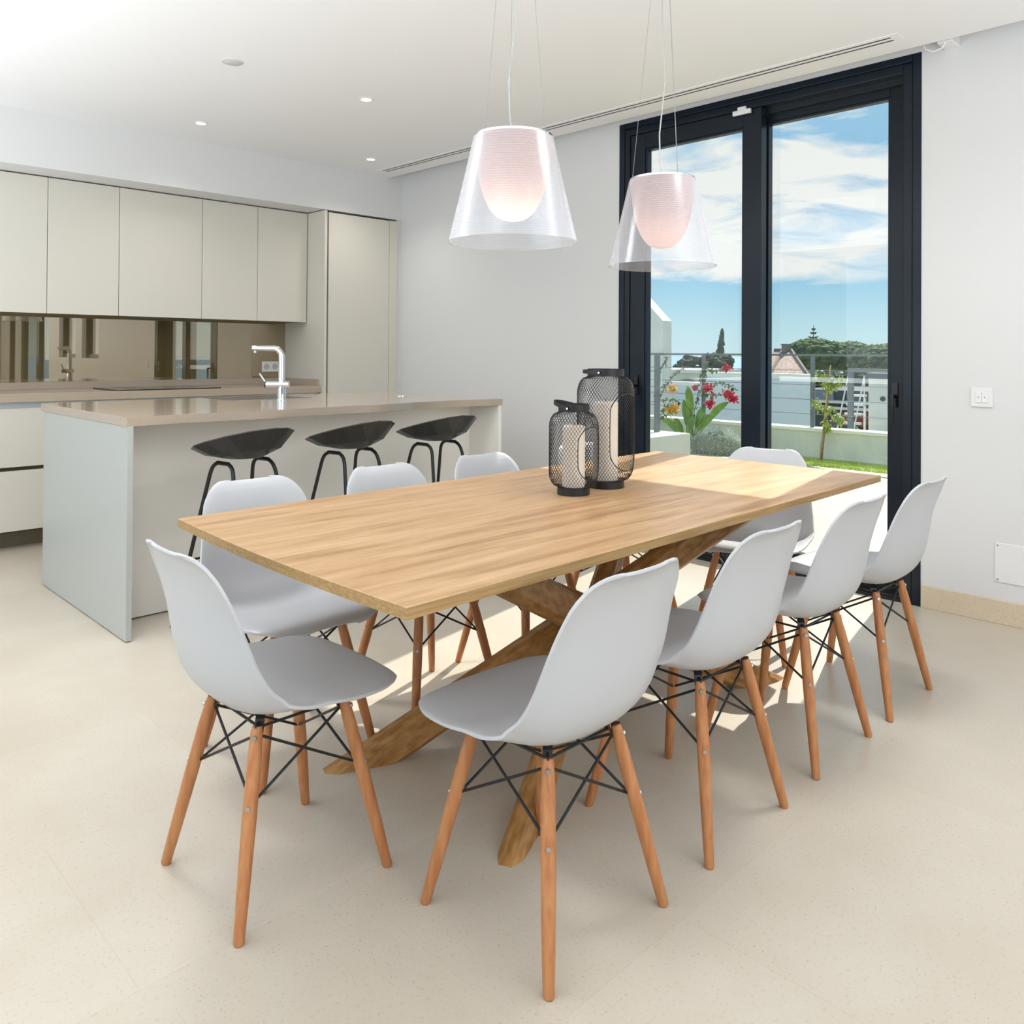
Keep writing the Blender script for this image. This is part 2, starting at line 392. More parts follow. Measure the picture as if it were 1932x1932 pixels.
for y0, y1, z0, z1 in ((YS, -.9, 0, CE), (3.7, YK, 0, CE), (-.9, 3.7, 0, .35), (-.9, 3.7, 2.5, CE)): m.box(XL-.2, XL, y0, y1, z0, z1)
struct(m.build('wall_left', MATS['grey_bounce_cut']))
struct(MB().box(4.0, XW, YB, YK, CE, PK).build('trim_4', wallm))
struct(MB().box(4.1, XW, 5.535, YK, 0, 2.306).build('trim_3', wallm))
struct(MB().box(XL, XW, YB, YK, 2.306, CE).build('trim_1', wallm))
struct(MB().box(XW-.012, XW, YS, 1.399, 0, .105).build('baseboard_right', skirtm, bevel=.002))
struct(MB().box(XW-.012, XW, 3.226, YB+.02, 0, .105).build('baseboard_right_2', skirtm, bevel=.002))
# window frames behind the camera
def fixed_window(name, y0, y1, z0, z1, bars):
    w = bpy.data.objects.new(name, None); COL.objects.link(w); w.location = (XW+.12, (y0+y1)/2, z0); w['kind'] = 'structure'
    m = MB(); t_ = .06; X0, X1 = XW+.06, XW+.14
    m.box(X0, X1, y0, y0+t_, z0, z1); m.box(X0, X1, y1-t_, y1, z0, z1); m.box(X0, X1, y0+t_, y1-t_, z0, z0+t_); m.box(X0, X1, y0+t_, y1-t_, z1-t_, z1)
    for b_ in bars: m.box(X0, X1, b_-.08, b_+.08, z0+t_, z1-t_)
    m.build('window_frame', frame_m, w, world=True)
    MB().box(XW+.098, XW+.102, y0+t_, y1-t_, z0+t_, z1-t_).build('pane', pane, w, world=True)
fixed_window('window_1', -1.5, -.74, 1.08, 2.5, [])
fixed_window('window_2', -2.66, -1.8, 1.08, 2.5, [])
fixed_window('window_3', -6.0, -3.2, .1, 2.55, [-4.1, -5.1])

# ---- sliding door
door = bpy.data.objects.new('door_1', None); COL.objects.link(door); door.location = (XW+.06, 2.31, 0); door['kind'] = 'structure'
Y0, Y1, ZT = 1.403, 3.224, 2.66
fx0, fx1 = XW-.006, XW+.20
m = MB()
m.box(fx0, fx1, Y0, Y0+.040, 0, ZT); m.box(fx0+.004, fx1, Y0+.042, Y0+.084, 0, ZT-.04)
m.box(fx0, fx1, Y1-.040, Y1, 0, ZT); m.box(fx0+.004, fx1, Y1-.080, Y1-.042, 0, ZT-.04)
m.box(fx0, fx1, Y0+.040, Y1-.040, ZT-.036, ZT); m.box(fx0+.004, fx1, Y0+.084, Y1-.08, ZT-.082, ZT-.038)
m.build('door_frame', frame_m, door, world=True, bevel=.003)
m = MB(); m.box(fx0+.01, fx1, Y0+.084, Y1-.08, 0, .028); m.box(fx0, fx0+.02, Y0+.04, Y1-.04, 0, .016); m.box(XW+.074, XW+.082, Y0+.084, Y1-.08, .028, .05)
m.box(XW+.064, XW+.09, Y0+.084, 2.25, 2.545, 2.578)
m.build('door_track', frame_d, door, world=True)
def sash(yl0, yl1, x0, x1, z0, z1, sl, sr, st, sb, label):
    e = bpy.data.objects.new('door_leaf', None); COL.objects.link(e); e.parent = door; e.location = (0, 0, 0); e['label'] = label
    mm = MB(); mm.box(x0, x1, yl0, yl0+sl, z0, z1); mm.box(x0, x1, yl1-sr, yl1, z0, z1); mm.box(x0, x1, yl0+sl, yl1-sr, z1-st, z1); mm.box(x0, x1, yl0+sl, yl1-sr, z0, z0+sb)
    # glazing bead
    g = .014; xb = x0+.008
    mm.box(xb, x1-.008, yl0+sl, yl0+sl+g, z0+sb, z1-st); mm.box(xb, x1-.008, yl1-sr-g, yl1-sr, z0+sb, z1-st)
    mm.box(xb, x1-.008, yl0+sl+g, yl1-sr-g, z1-st-g, z1-st); mm.box(xb, x1-.008, yl0+sl+g, yl1-sr-g, z0+sb, z0+sb+g)
    mm.build('sash', frame_m, e, world=True, bevel=.002)
    xm = (x0+x1)/2
    MB().box(xm-.003, xm+.003, yl0+sl, yl1-sr, z0+sb, z1-st).build('pane', pane, e, world=True)
    return e
left = sash(2.244, 3.140, XW+.006, XW+.066, .03, 2.575, .108, .108, .093, .075, 'inner sliding leaf on the left')
right = sash(1.489, 2.330, XW+.088, XW+.148, .03, 2.58, .092, .07, .074, .075, 'outer sliding leaf on the right')
def handle(y, z, x, par):
    m = MB(); m.box(x-.012, x, y-.014, y+.014, z-.045, z+.075)
    m.tube([(x-.012, y, z+.01), (x-.05, y, z+.01)], .009, 10)
    m.tube([(x-.05, y, z+.018), (x-.054, y, z-.01), (x-.05, y, z-.13)], [.011, .011, .008], 10)
    m.build('door_handle', mat_handle, par, world=True, smooth=True)
mat_handle = mat('black_handle', (8, 10, 12), 0.25)
handle(3.085, .99, XW+.006, left); handle(1.525, .99, XW+.012, right)
# outside reveal of the opening
struct(MB().box(XW+.20, XW+.281, 3.2, 3.223, 0, 2.9).build('trim_2', jambm))

# ---- magnetic sensor on the door head, switch, access panel
t = thing('door_contact_sensor', 'small white contact sensor fixed to the dark head of the sliding door', 'sensor', (XW-.006, 2.352, 2.56))
MB().box(-.018, 0, -.055, .055, -.012, .014).build('sensor_body', whitep, t, bevel=.003)
MB().box(-.015, 0, -.026, .026, .0141, .032).build('magnet', whitep, t, bevel=.003)
t = thing('light_switch', 'white double rocker light switch on the wall right of the door', 'switch', (XW, 1.139, .968))
MB().box(-.010, 0, -.044, .044, 0, .088).build('plate', whitep, t, bevel=.002)
for s in (-1, 1):
    k = MB().box(-.014, -.0101, s*.0135-.013, s*.0135+.013, .018, .070).build('rocker', whitep, t, bevel=.002)
    MB().add([(-.0145+.0003, s*.0135+.003*math.cos(a), .044+.003*math.sin(a)) for a in [2*PI*i/8 for i in range(8)]], [tuple(range(8))]).build('indicator', greyp, k)
t = thing('access_panel', 'flat white access panel low on the wall right of the door', 'panel', (XW, .91, .185))
MB().box(-.005, 0, -.177, .177, 0, .176).build('panel_cover', whitep, t, bevel=.002)
for yy in (-.165, .165):
    for zz in (.012, .164): MB().tube([(-.0066, yy, zz), (-.005, yy, zz)], .004, 10).build('screw', greyp, t)
t = thing('curtain_bracket', 'small white curtain bracket peeking out at the ceiling edge above the switch', 'bracket', (4.05, 1.28, 2.60))
MB().box(-.02, .092, -.045, .02, .04, .10).build('bracket_body', whitep, t, bevel=.004)
MB().tube([(-.01, -.02, .05), (-.01, .0, .02), (-.01, .035, .012), (-.01, .07, .03), (-.01, .08, .05)], .004, 6).build('loop', whitep, t, smooth=True)

# ---- ceiling fittings
t = thing('slot_diffuser', 'long white slot air diffuser set in the ceiling along the door wall', 'vent', (3.815, 3.38, CE))
MB().box(-.05, .05, -2.0, 1.97, -.003, 0).build('frame', ceilm, t)
for xx in (-.019, .019): MB().box(xx-.0045, xx+.0045, -1.96, 1.935, -.0045, -.003).build('slot', vent_d, t)
DLS = [((2.205, 5.043), 'lit recessed downlight left of centre near the bulkhead'), ((2.657, 3.885), 'lit recessed downlight nearest the camera, above the island'), ((3.51, 5.065), 'lit recessed downlight by the end of the slot diffuser')]
dl = None
for (x, y), lb in DLS:
    if dl is None:
        dl = thing('ceiling_downlight', lb, 'downlight', (x, y, CE), 0, 'recessed ceiling downlights')
        MB().lathe([(.030, -.001), (.030, -.005), (.042, -.004), (.042, 0), (.030, 0)], 28, close=True).build('trim_ring', whitep, dl, smooth=True)
        MB().lathe([(.0, -.002), (.030, -.002), (.030, 0)], 28).build('lens', downm, dl)
    else: dup(dl, (x, y, CE), 0, lb)
    lamp('downlight_or_fill_beam', 'SPOT', (x, y, CE-.03), 16, (1, .96, .90), target=(x, y, 0), spot_size=2.3, spot_blend=1.0, shadow_soft_size=.05)
for (x, y), en, lb in (((1.15, 3.15), 110, 'added unseen fill downlight overhead, between the table and the island'), ((0.3, 1.3), 18, 'added unseen fill downlight above the camera'),
                       ((2.55, 0.95), 72, 'added unseen fill downlight overhead, above the near long side of the table'), ((0.3, 4.2), 6, 'added unseen fill downlight overhead, beside the island end')):
    dup(dl, (x, y, CE), 0, lb)  # fitting added out of view for its fill light
    lamp('downlight_or_fill_beam', 'SPOT', (x, y, CE-.03), en, (.97, .98, 1), target=(x, y, 0), spot_size=2.9, spot_blend=1.0, shadow_soft_size=.25)  # beam of the added downlight, brightening table, seats and island
t = thing('ceiling_speaker', 'round flat white unlit fitting in the ceiling left of the downlights', 'ceiling fitting', (1.848, 3.865, CE))
MB().lathe([(.0, -.004), (.044, -.004), (.050, 0), (0, 0)], 36).build('cover', mat('ceiling_fitting_white', (205, 205, 205), .6), t, smooth=True)
MB().lathe([(.050, -.002), (.056, -.001), (.056, 0), (.050, 0)], 36, close=True).build('rim', whitep, t, smooth=True)

# ------------------------------------------------------------------ kitchen wall run
XC = 3.395
seams = [0.33, 0.93, 1.533, 1.967, 2.538, 2.968, XC-.005]
names = ['greige wall cabinet cut by the left edge of the view', 'greige wall cabinet furthest left in full view',
         'widest greige wall cabinet, above the hob', 'greige wall cabinet second from the tall unit', 'narrow greige wall cabinet touching the tall unit']
for i in range(1, 6):
    x0, x1 = seams[i], seams[i+1]
    t = thing('wall_cabinet', names[i-1], 'cabinet', ((x0+x1)/2, 5.94, 1.433), 0, 'wall cabinets over the worktop')
    w = (x1-x0)/2
    MB().box(-w, w, -.16, .172, .006, .86).build('carcass', cabm, t)
    MB().box(-w+.0018, w-.0018, -.18, -.1601, 0, .864).build('door', cabm, t, bevel=.0012)
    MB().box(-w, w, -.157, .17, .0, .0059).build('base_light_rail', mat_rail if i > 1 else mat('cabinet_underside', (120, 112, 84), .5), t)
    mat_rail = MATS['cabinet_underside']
t = thing('tall_cabinet', 'tall greige cupboard at the right end of the kitchen run', 'cabinet', (3.74, 5.8, 0))
MB().box(3.395, 3.417, 5.508, 6.11, 0, 2.298).build('side_panel', cabm, t, world=True, bevel=.001)
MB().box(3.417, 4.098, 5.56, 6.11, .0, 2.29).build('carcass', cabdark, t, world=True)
MB().box(3.437, 4.012, 5.519, 5.5599, .10, 2.288).build('door', cabm, t, world=True, bevel=.0015)
MB().box(4.016, 4.098, 5.521, 5.5599, .0, 2.292).build('filler_strip', cabm, t, world=True, bevel=.001)
MB().box(3.437, 4.012, 5.545, 5.5599, 0, .098).build('plinth', cabm, t, world=True)
# base units
for i, (x0, x1, lb) in enumerate(((0.0, 0.9, 'greige drawer unit at the far left under the worktop'), (0.9, 1.75, 'greige drawer unit left of the hob, visible beside the island'), (1.75, 2.65, 'greige drawer unit under the hob behind the island'), (2.65, 3.393, 'greige drawer unit beside the tall cupboard'))):
    if i == 0: continue
    t = thing('base_cabinet', lb, 'cabinet', ((x0+x1)/2, 5.85, 0), 0, 'drawer units under the worktop'); w = (x1-x0)/2
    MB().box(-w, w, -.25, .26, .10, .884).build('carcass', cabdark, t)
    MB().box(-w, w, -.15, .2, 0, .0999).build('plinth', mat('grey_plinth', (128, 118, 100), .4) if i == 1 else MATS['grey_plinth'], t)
    MB().box(-w+.0015, w-.0015, -.29, -.2501, .498, .848).build('drawer_front', cabm, t, bevel=.0015)
    MB().box(-w+.0015, w-.0015, -.29, -.2501, .115, .474).build('drawer_front', cabm, t, bevel=.0015)
    MB().box(-w, w, -.2775, -.2501, .8485, .8835).build('top_channel', alum, t)
t = thing('worktop', 'taupe stone worktop with upstand along the kitchen wall', 'worktop', (2.1, 5.8, .885))
MB().box(.9, 3.394, 5.540, 6.095, .885, .937).build('slab', counterm, t, world=True, bevel=.0015)
m = MB(); m.box(.9, 3.374, 6.085, 6.1, .9372, .985); m.box(3.374, 3.3945, 5.575, 6.1, .9372, .985)
m.build('upstand', counterm, t, world=True, bevel=.001)
tag(MB().box(.6, 3.394, 6.102, 6.114, .937, 1.44).build('splashback', splashm), 'bronze tinted glass splashback reflecting the room', 'splashback')
t = thing('induction_hob', 'black glass induction hob flush on the worktop', 'hob', (2.19, 5.80, .9372))
MB().box(-.29, .40, -.255, .24, 0, .006).build('glass_plate', hobm, t, bevel=.002)
mat('hob_print', (70, 70, 72), .3)
for cx, cy, rr in ((-.12, -.1, .09), (-.12, .12, .07), (.22, .0, .12)):
    MB().lathe([(rr, .0062), (rr-.002, .0062), (rr-.002, .0066), (rr, .0066)], 40, (cx, cy), close=True).build('cooking_zone_ring', MATS['hob_print'], t)
t = thing('double_socket', 'white double wall socket on the splashback behind the tap', 'socket', (3.262, 6.102, 1.036))
MB().box(-.076, .076, -.010, 0, 0, .082).build('plate', whitep, t, bevel=.002)
for s in (-1, 1):
    m = MB(); n = 24
    rings = [(.026, -.0105), (.023, -.0105), (.021, -.0102), (.0, -.0102)]
    vs = []
    for rr, yy in rings:
        for k in range(n): a = 2*PI*k/n; vs.append((s*.037+rr*math.cos(a), yy, .041+rr*math.sin(a)))
    fs = [(i*n+k, i*n+(k+1) % n, (i+1)*n+(k+1) % n, (i+1)*n+k) for i in range(3) for k in range(n)]
    m.add(vs, fs); o = m.build('socket_face', mat('socket_grey', (190, 190, 192), .4) if s < 0 else MATS['socket_grey'], t)
    m = MB()
    for q in (-.008, .008): m.box(s*.037+q-.0025, s*.037+q+.0025, -.0112, -.0103, .0385, .0435)
    m.build('socket_holes', vent_d, o)

# ------------------------------------------------------------------ island
IX0, IX1, IYF, IYB, IZ = 1.233, 3.392, 3.491, 4.690, .925
t = thing('kitchen_island', 'pale satin kitchen island with overhanging bar side', 'island', (2.31, 4.1, 0))
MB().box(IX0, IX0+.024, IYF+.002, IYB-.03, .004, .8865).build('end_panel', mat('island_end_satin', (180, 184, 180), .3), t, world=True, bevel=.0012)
MB().box(IX1-.024, IX1, IYF+.03, IYB-.03, .004, .8865).build('end_panel', islm, t, world=True, bevel=.0012)
MB().box(IX0+.0245, IX1-.0245, 3.780, 3.80, .006, .8865).build('front_panel', islm, t, world=True)
MB().box(IX0+.0245, IX1-.0245, 3.805, 4.60, .09, .884).build('carcass', cabm, t, world=True)
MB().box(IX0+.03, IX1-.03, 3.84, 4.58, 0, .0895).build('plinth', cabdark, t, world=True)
# worktop with a gently waving front edge
ks = [(1.230, 3.495), (1.5, 3.516), (1.66, 3.508), (1.85, 3.498), (2.1, 3.52), (2.3, 3.534), (2.52, 3.522), (2.76, 3.560), (3.0, 3.572), (3.2, 3.548), (3.394, 3.515)]
poly = []
def cat(p0, p1, p2, p3, u): return .5*((2*p1)+(-p0+p2)*u+(2*p0-5*p1+4*p2-p3)*u*u+(-p0+3*p1-3*p2+p3)*u**3)
for i in range(len(ks)-1):
    a = ks[max(i-1, 0)]; b_ = ks[i]; c = ks[i+1]; d = ks[min(i+2, len(ks)-1)]
    for q in range(8): u = q/8; poly.append((b_[0]+(c[0]-b_[0])*u, cat(a[1], b_[1], c[1], d[1], u)))
poly += [ks[-1], (3.394, 4.700), (1.230, 4.700)]
tag(MB().prism(poly, .887, IZ).build('island_worktop', counterm, smooth=True), 'glossy taupe stone slab on the island with a wavy bar edge', 'worktop')
t = thing('undermount_sink', 'steel sink rim set flush in the island slab beside the tap', 'sink', (2.33, 4.45, IZ))
m = MB(); a0, a1, b0, b1, e = -.27, .24, -.155, .215, .004
m.box(a0, a1, b0, b0+e, 0, .0012); m.box(a0, a1, b1-e, b1, 0, .0012); m.box(a0, a0+e, b0+e, b1-e, 0, .0012); m.box(a1-e, a1, b0+e, b1-e, 0, .0012)
m.build('rim', steel, t)
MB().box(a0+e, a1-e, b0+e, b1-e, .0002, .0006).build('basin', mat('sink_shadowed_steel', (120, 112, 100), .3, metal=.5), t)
t = thing('kitchen_tap', 'chrome L-shaped kitchen tap with side lever on the island', 'tap', (2.318, 4.203, IZ))
MB().lathe([(.030, .0), (.030, .006), (.025, .008), (.025, .068), (.0, .068)], 28).build('base', chrome, t, smooth=True)
sx, sy = -.68, .73
sd = Vector((-.707, .10, 0)).normalized()
sd = Vector((-.72, .69, 0)).normalized()
pts = [(0, 0, .068), (0, 0, .24)]
for i in range(1, 9):
    a = i/8*PI/2; q = sd*(.045*(1-math.cos(a))); pts.append((q.x, q.y, .24+.052*math.sin(a)))
e_ = sd*.165; pts.append((e_.x, e_.y, .292))
MB().tube(pts, [.0185]*2+[.018]*8+[.0145], 20).build('spout', chrome, t, smooth=True)
ee = sd*.150; MB().tube([(ee.x, ee.y, .281), (ee.x, ee.y, .266)], .009, 16).build('aerator', steel, t, smooth=True)
hd = Vector((-.72, .69, 0)).normalized()
p0 = -hd*.042; p1 = hd*.085
lv = MB().tube([(p0.x, p0.y, .088), (p1.x, p1.y, .088)], .021, 22).build('lever_barrel', chrome, t, smooth=True)
p2 = hd*.088; p3 = hd*.125
MB().tube([(p2.x, p2.y, .095), (p3.x, p3.y, .150)], [.006, .005], 12).build('lever', chrome, lv, smooth=True)
MB().tube([(p1.x, p1.y, .088), (hd.x*.094, hd.y*.094, .088)], .018, 20).build('barrel_cap', blackm, lv, smooth=True)
t = thing('worktop_grommet', 'small white round pop-up cover in the island slab near its far end', 'grommet', (3.095, 4.118, IZ))
MB().lathe([(.030, 0), (.030, .003), (.036, .003), (.036, 0)], 32, close=True).build('ring', chrome, t, smooth=True)
MB().lathe([(0, .0), (.0295, .0), (.0295, .0022), (0, .0022)], 32).build('lid', whitep, t, smooth=True)

# ------------------------------------------------------------------ bar stools
def make_stool(label):
    t = thing('bar_stool', label, 'bar stool', (0, 0, 0), 0, 'black bar stools along the island')
    n = 14; levels = ((0.0, 0.0), (0.36, .02), (0.74, .34), (1.0, 1.0))
    def rim(a):   # a = angle from the front (+y), returns radius and height of the rim above the seat bottom
        k = (1-math.cos(a))/2
        zz = .030+.108*(k**1.25)
        rx, ry = .222, .205
        return rx*math.sin(a), ry*math.cos(a)-.0, zz
    vs = [(0, -.01, 0.0)]; fs = []; rows = []
    for li, (fr, fz) in enumerate(levels[1:]):
        for k in range(n):
            a = 2*PI*(k+(.5 if li % 2 else 0))/n*1.0
            if li % 2 == 0: a = 2*PI*k/n
            x, y, z = rim(a)
            vs.append((x*fr, y*fr-.01*(1-fr), z*fz))
    for k in range(n):
        j = (k+1) % n
        fs.append((0, 1+j, 1+k))
        for li in range(2):
            b0 = 1+li*n; b1 = 1+(li+1)*n
            if li == 0:
                fs.append((b0+k, b0+j, b1+k)); fs.append((b0+j, b1+j, b1+k))
            else:
                fs.append((b0+k, b0+j, b1+j)); fs.append((b0+k, b1+j, b1+k))
    m = MB(); m.add([(x, y, z+.742) for x, y, z in vs], fs)
    o = m.build('seat_shell', stoolm, t)
    md = o.modifiers.new('thick', 'SOLIDIFY'); md.thickness = .007; md.offset = 1
    # tube frame: two bent hoops, each a pair of legs
    ax, ay, bx, by = .103, .071, .188, .225
    for s in (-1, 1):
        pts = []
        for e in (-1, 1):
            top = Vector((s*ax, e*ay, .726)); bot = Vector((s*bx, e*by, .012)); d = (bot-top).normalized()
            arc = []
            for i in range(6):
                u = i/5; p = (Vector((s*ax, e*(ay-.045), .726))*(1-u)**2+top*2*u*(1-u)+(top+d*.055)*u*u); arc.append(p)
            arc.append(bot)
            MB().tube(arc[1:], .0085, 10).build('leg', blackm, t, smooth=True)
        MB().tube([(s*ax, -.040, .727), (s*ax, .040, .727)], .0088, 10).build('seat_bracket', blackm, t, smooth=True)
    fz = .30; f = (.726-fz)/(.726-.012); X = ax+(bx-ax)*f; Yy = ay+(by-ay)*f
    MB().tube([(-X, -Yy, fz), (X, -Yy, fz), (X, Yy, fz), (-X, Yy, fz)], .007, 8, close=True).build('footrest', blackm, t)
    for s in (-1, 1):
        for e in (-1, 1): MB().lathe([(.012, .0065), (.012, .02)], 12, (s*bx, e*by)).build('floor_glide', blackm, t)
    return t
st0 = make_stool('black bar stool nearest the left end of the island')
st0.location = (1.672, 3.358, -.006); st0.rotation_euler = (0, 0, .17)
dup(st0, (2.226, 3.365, -.006), .15, 'black bar stool in the middle of the island row')
dup(st0, (2.764, 3.365, -.006), .08, 'black bar stool at the far right end of the island')

# ------------------------------------------------------------------ dining table
tc_ = [(0.883, 1.154), (3.134, 1.203), (3.135, 2.216), (0.905, 2.189)]
cx, cy = 2.014, 1.69
tb = thing('dining_table', 'long oak dining table with a crossed spider base', 'table', (cx, cy, 0))
ring = [(x-cx, y-cy) for x, y in tc_]
# slight bow of the near end
full = []
for i in range(4):
    a, b_ = ring[i], ring[(i+1) % 4]; steps = 12 if i in (1, 3) else 1
    for q in range(steps):
        u = q/steps; px_, py_ = a[0]+(b_[0]-a[0])*u, a[1]+(b_[1]-a[1])*u
        if i in (3,): px_ -= .018*math.sin(PI*u)
        if i in (1,): px_ += .006*math.sin(PI*u)
        full.append((px_, py_))
n = len(full)
def inset(k, z): return [(x*(1-k/1.12), y*(1-k/.52), z) for x, y in full]
vs = inset(0.0015, .750)+inset(0, .7485)+inset(0, .7265)+inset(.045, .712)
MB().add(vs[:2*n], [tuple(range(n))]+[(i, i+n, (i+1) % n+n, (i+1) % n) for i in range(n)]).build('table_top', topw, tb)
vs2 = vs[n:]
MB().add(vs2, [(i, i+n, (i+1) % n+n, (i+1) % n) for i in range(n)]+[(i+n, i+2*n, (i+1) % n+2*n, (i+1) % n+n) for i in range(n)]+[tuple(2*n+i for i in reversed(range(n)))]).build('edge_band', edgew, tb)
feet = [(1.375, 1.995), (1.44, 1.415), (2.755, 1.50), (2.70, 1.98)]
tops = [(2.72, 1.44), (2.68, 1.98), (1.36, 1.99), (1.30, 1.44)]
cen = Vector((2.04, 1.71, .355))
for (fx, fy), (tx, ty) in zip(feet, tops):
    for seg in ((Vector((fx, fy, 0)), Vector((tx, ty, .7118))),):
        A, B = seg; d = (B-A).normalized()
        side = Vector((0, 0, 1)).cross(d).normalized(); up = d.cross(side).normalized()
        hw, hh, ch = .033, .051, .016
        prof = [(-hw+ch, -hh), (hw-ch, -hh), (hw, -hh+ch), (hw, hh-ch), (hw-ch, hh), (-hw+ch, hh), (-hw, hh-ch), (-hw, -hh+ch)]
        vs = []
        for zc in (0.0, .7118):
            for a, b_ in prof:
                o_ = A+side*a+up*b_; k = (zc-o_.z)/d.z; vs.append(o_+d*k)
        # local frame with x along the beam so the grain follows it
        M = Matrix((d, side, up)).transposed().to_4x4(); M.translation = A-Vector((cx, cy, 0))
        Mi = M.inverted(); mm = MB()
        mm.add([Mi @ (v-Vector((cx, cy, 0))) for v in vs], [tuple(reversed(range(8))), tuple(range(8, 16))]+[(i, (i+1) % 8, (i+1) % 8+8, i+8) for i in range(8)])
        o = mm.build('leg', legw2, tb); o.matrix_local = M

# ------------------------------------------------------------------ dining chairs
def shell_mesh():
    prof = [(.232, .418), (.224, .428), (.205, .436), (.17, .4375), (.12, .433), (.06, .427), (0, .4225), (-.05, .413), (-.092, .410), (-.128, .416), (-.157, .434), (-.182, .463),
            (-.199, .500), (-.209, .54), (-.215, .580), (-.220, .622), (-.226, .67), (-.233, .709), (-.241, .738), (-.251, .759), (-.262, .771), (-.271, .775)]
    pts = [Vector((0, a, b_)) for a, b_ in prof]
    s = [0]
    for i in range(1, len(pts)): s.append(s[-1]+(pts[i]-pts[i-1]).length)
    L = s[-1]; K = 44
    def at(u):
        x = u*L
        for i in range(1, len(s)):
            if x <= s[i]+1e-9: break
        k = (x-s[i-1])/(s[i]-s[i-1])
        p = [pts[max(i-2, 0)], pts[i-1], pts[i], pts[min(i+1, len(pts)-1)]]
        return Vector((0, cat(p[0].y, p[1].y, p[2].y, p[3].y, k), cat(p[0].z, p[1].z, p[2].z, p[3].z, k)))
    wk = [(0, .202), (.08, .217), (.18, .228), (.30, .234), (.40, .235), (.50, .231), (.60, .222), (.70, .208), (.80, .192), (.90, .173), (1, .156)]
    lk = [(0, -.006), (.10, .000), (.22, .012), (.34, .034), (.44, .058), (.52, .068), (.62, .060), (.72, .046), (.82, .030), (.92, .012), (1, .006)]
    def tab(T, u):
        for i in range(1, len(T)):
            if u <= T[i][0]: break
        k = (u-T[i-1][0])/(T[i][0]-T[i-1][0]); p = [T[max(i-2, 0)][1], T[i-1][1], T[i][1], T[min(i+1, len(T)-1)][1]]
        return cat(*p, k)
    rows = []
    us = []
    for i in range(K+1):
        u = i/K; u = u+0.0; us.append(u)
    extra = [.006, .012, .035, .05, .955, .97, .985, .993]
    us = sorted(set(us+extra))
    for u in us:
        c = at(u); e = .004; tg = (at(min(u+e, 1))-at(max(u-e, 0))).normalized()
        nrm = Vector((0, tg.z, -tg.y))
        if nrm.z < 0 and u < .35: nrm = -nrm
        nrm = Vector((0, -tg.z, tg.y)); nrm = -nrm if (nrm.z < 0 or (u > .5 and nrm.y < 0)) else nrm
        w = tab(wk, u); lift = tab(lk, u)
        sfront = u*L; rf = .115
        if sfront < rf: w = w-rf*.95*(1-math.sqrt(max(0, 1-(1-sfront/rf)**2)))
        st = (1-u)*L; rt = .085
        if st < rt: w = w-rt*.95*(1-math.sqrt(max(0, 1-(1-st/rt)**2)))
        row = []; M = 26
        for j in range(M+1):
            q = -1+2*j/M; q = math.copysign(1-(1-abs(q))**1.25, q) if q else 0.0
            h = lift*abs(q)**2.6
            curl = .006*max(0, (abs(q)-.90)/.10)**1.5      # rolled rim, turned outwards
            p = c+nrm*(h)+Vector((q*w*(1-.02*abs(q)**4*(lift/.06)), 0, 0)); p -= nrm*curl*.6; p.x += math.copysign(curl*.5, q) if q else 0
            row.append(p)
        rows.append(row)
    return MB().grid(rows)
LEGT, LEGB = .108, .184
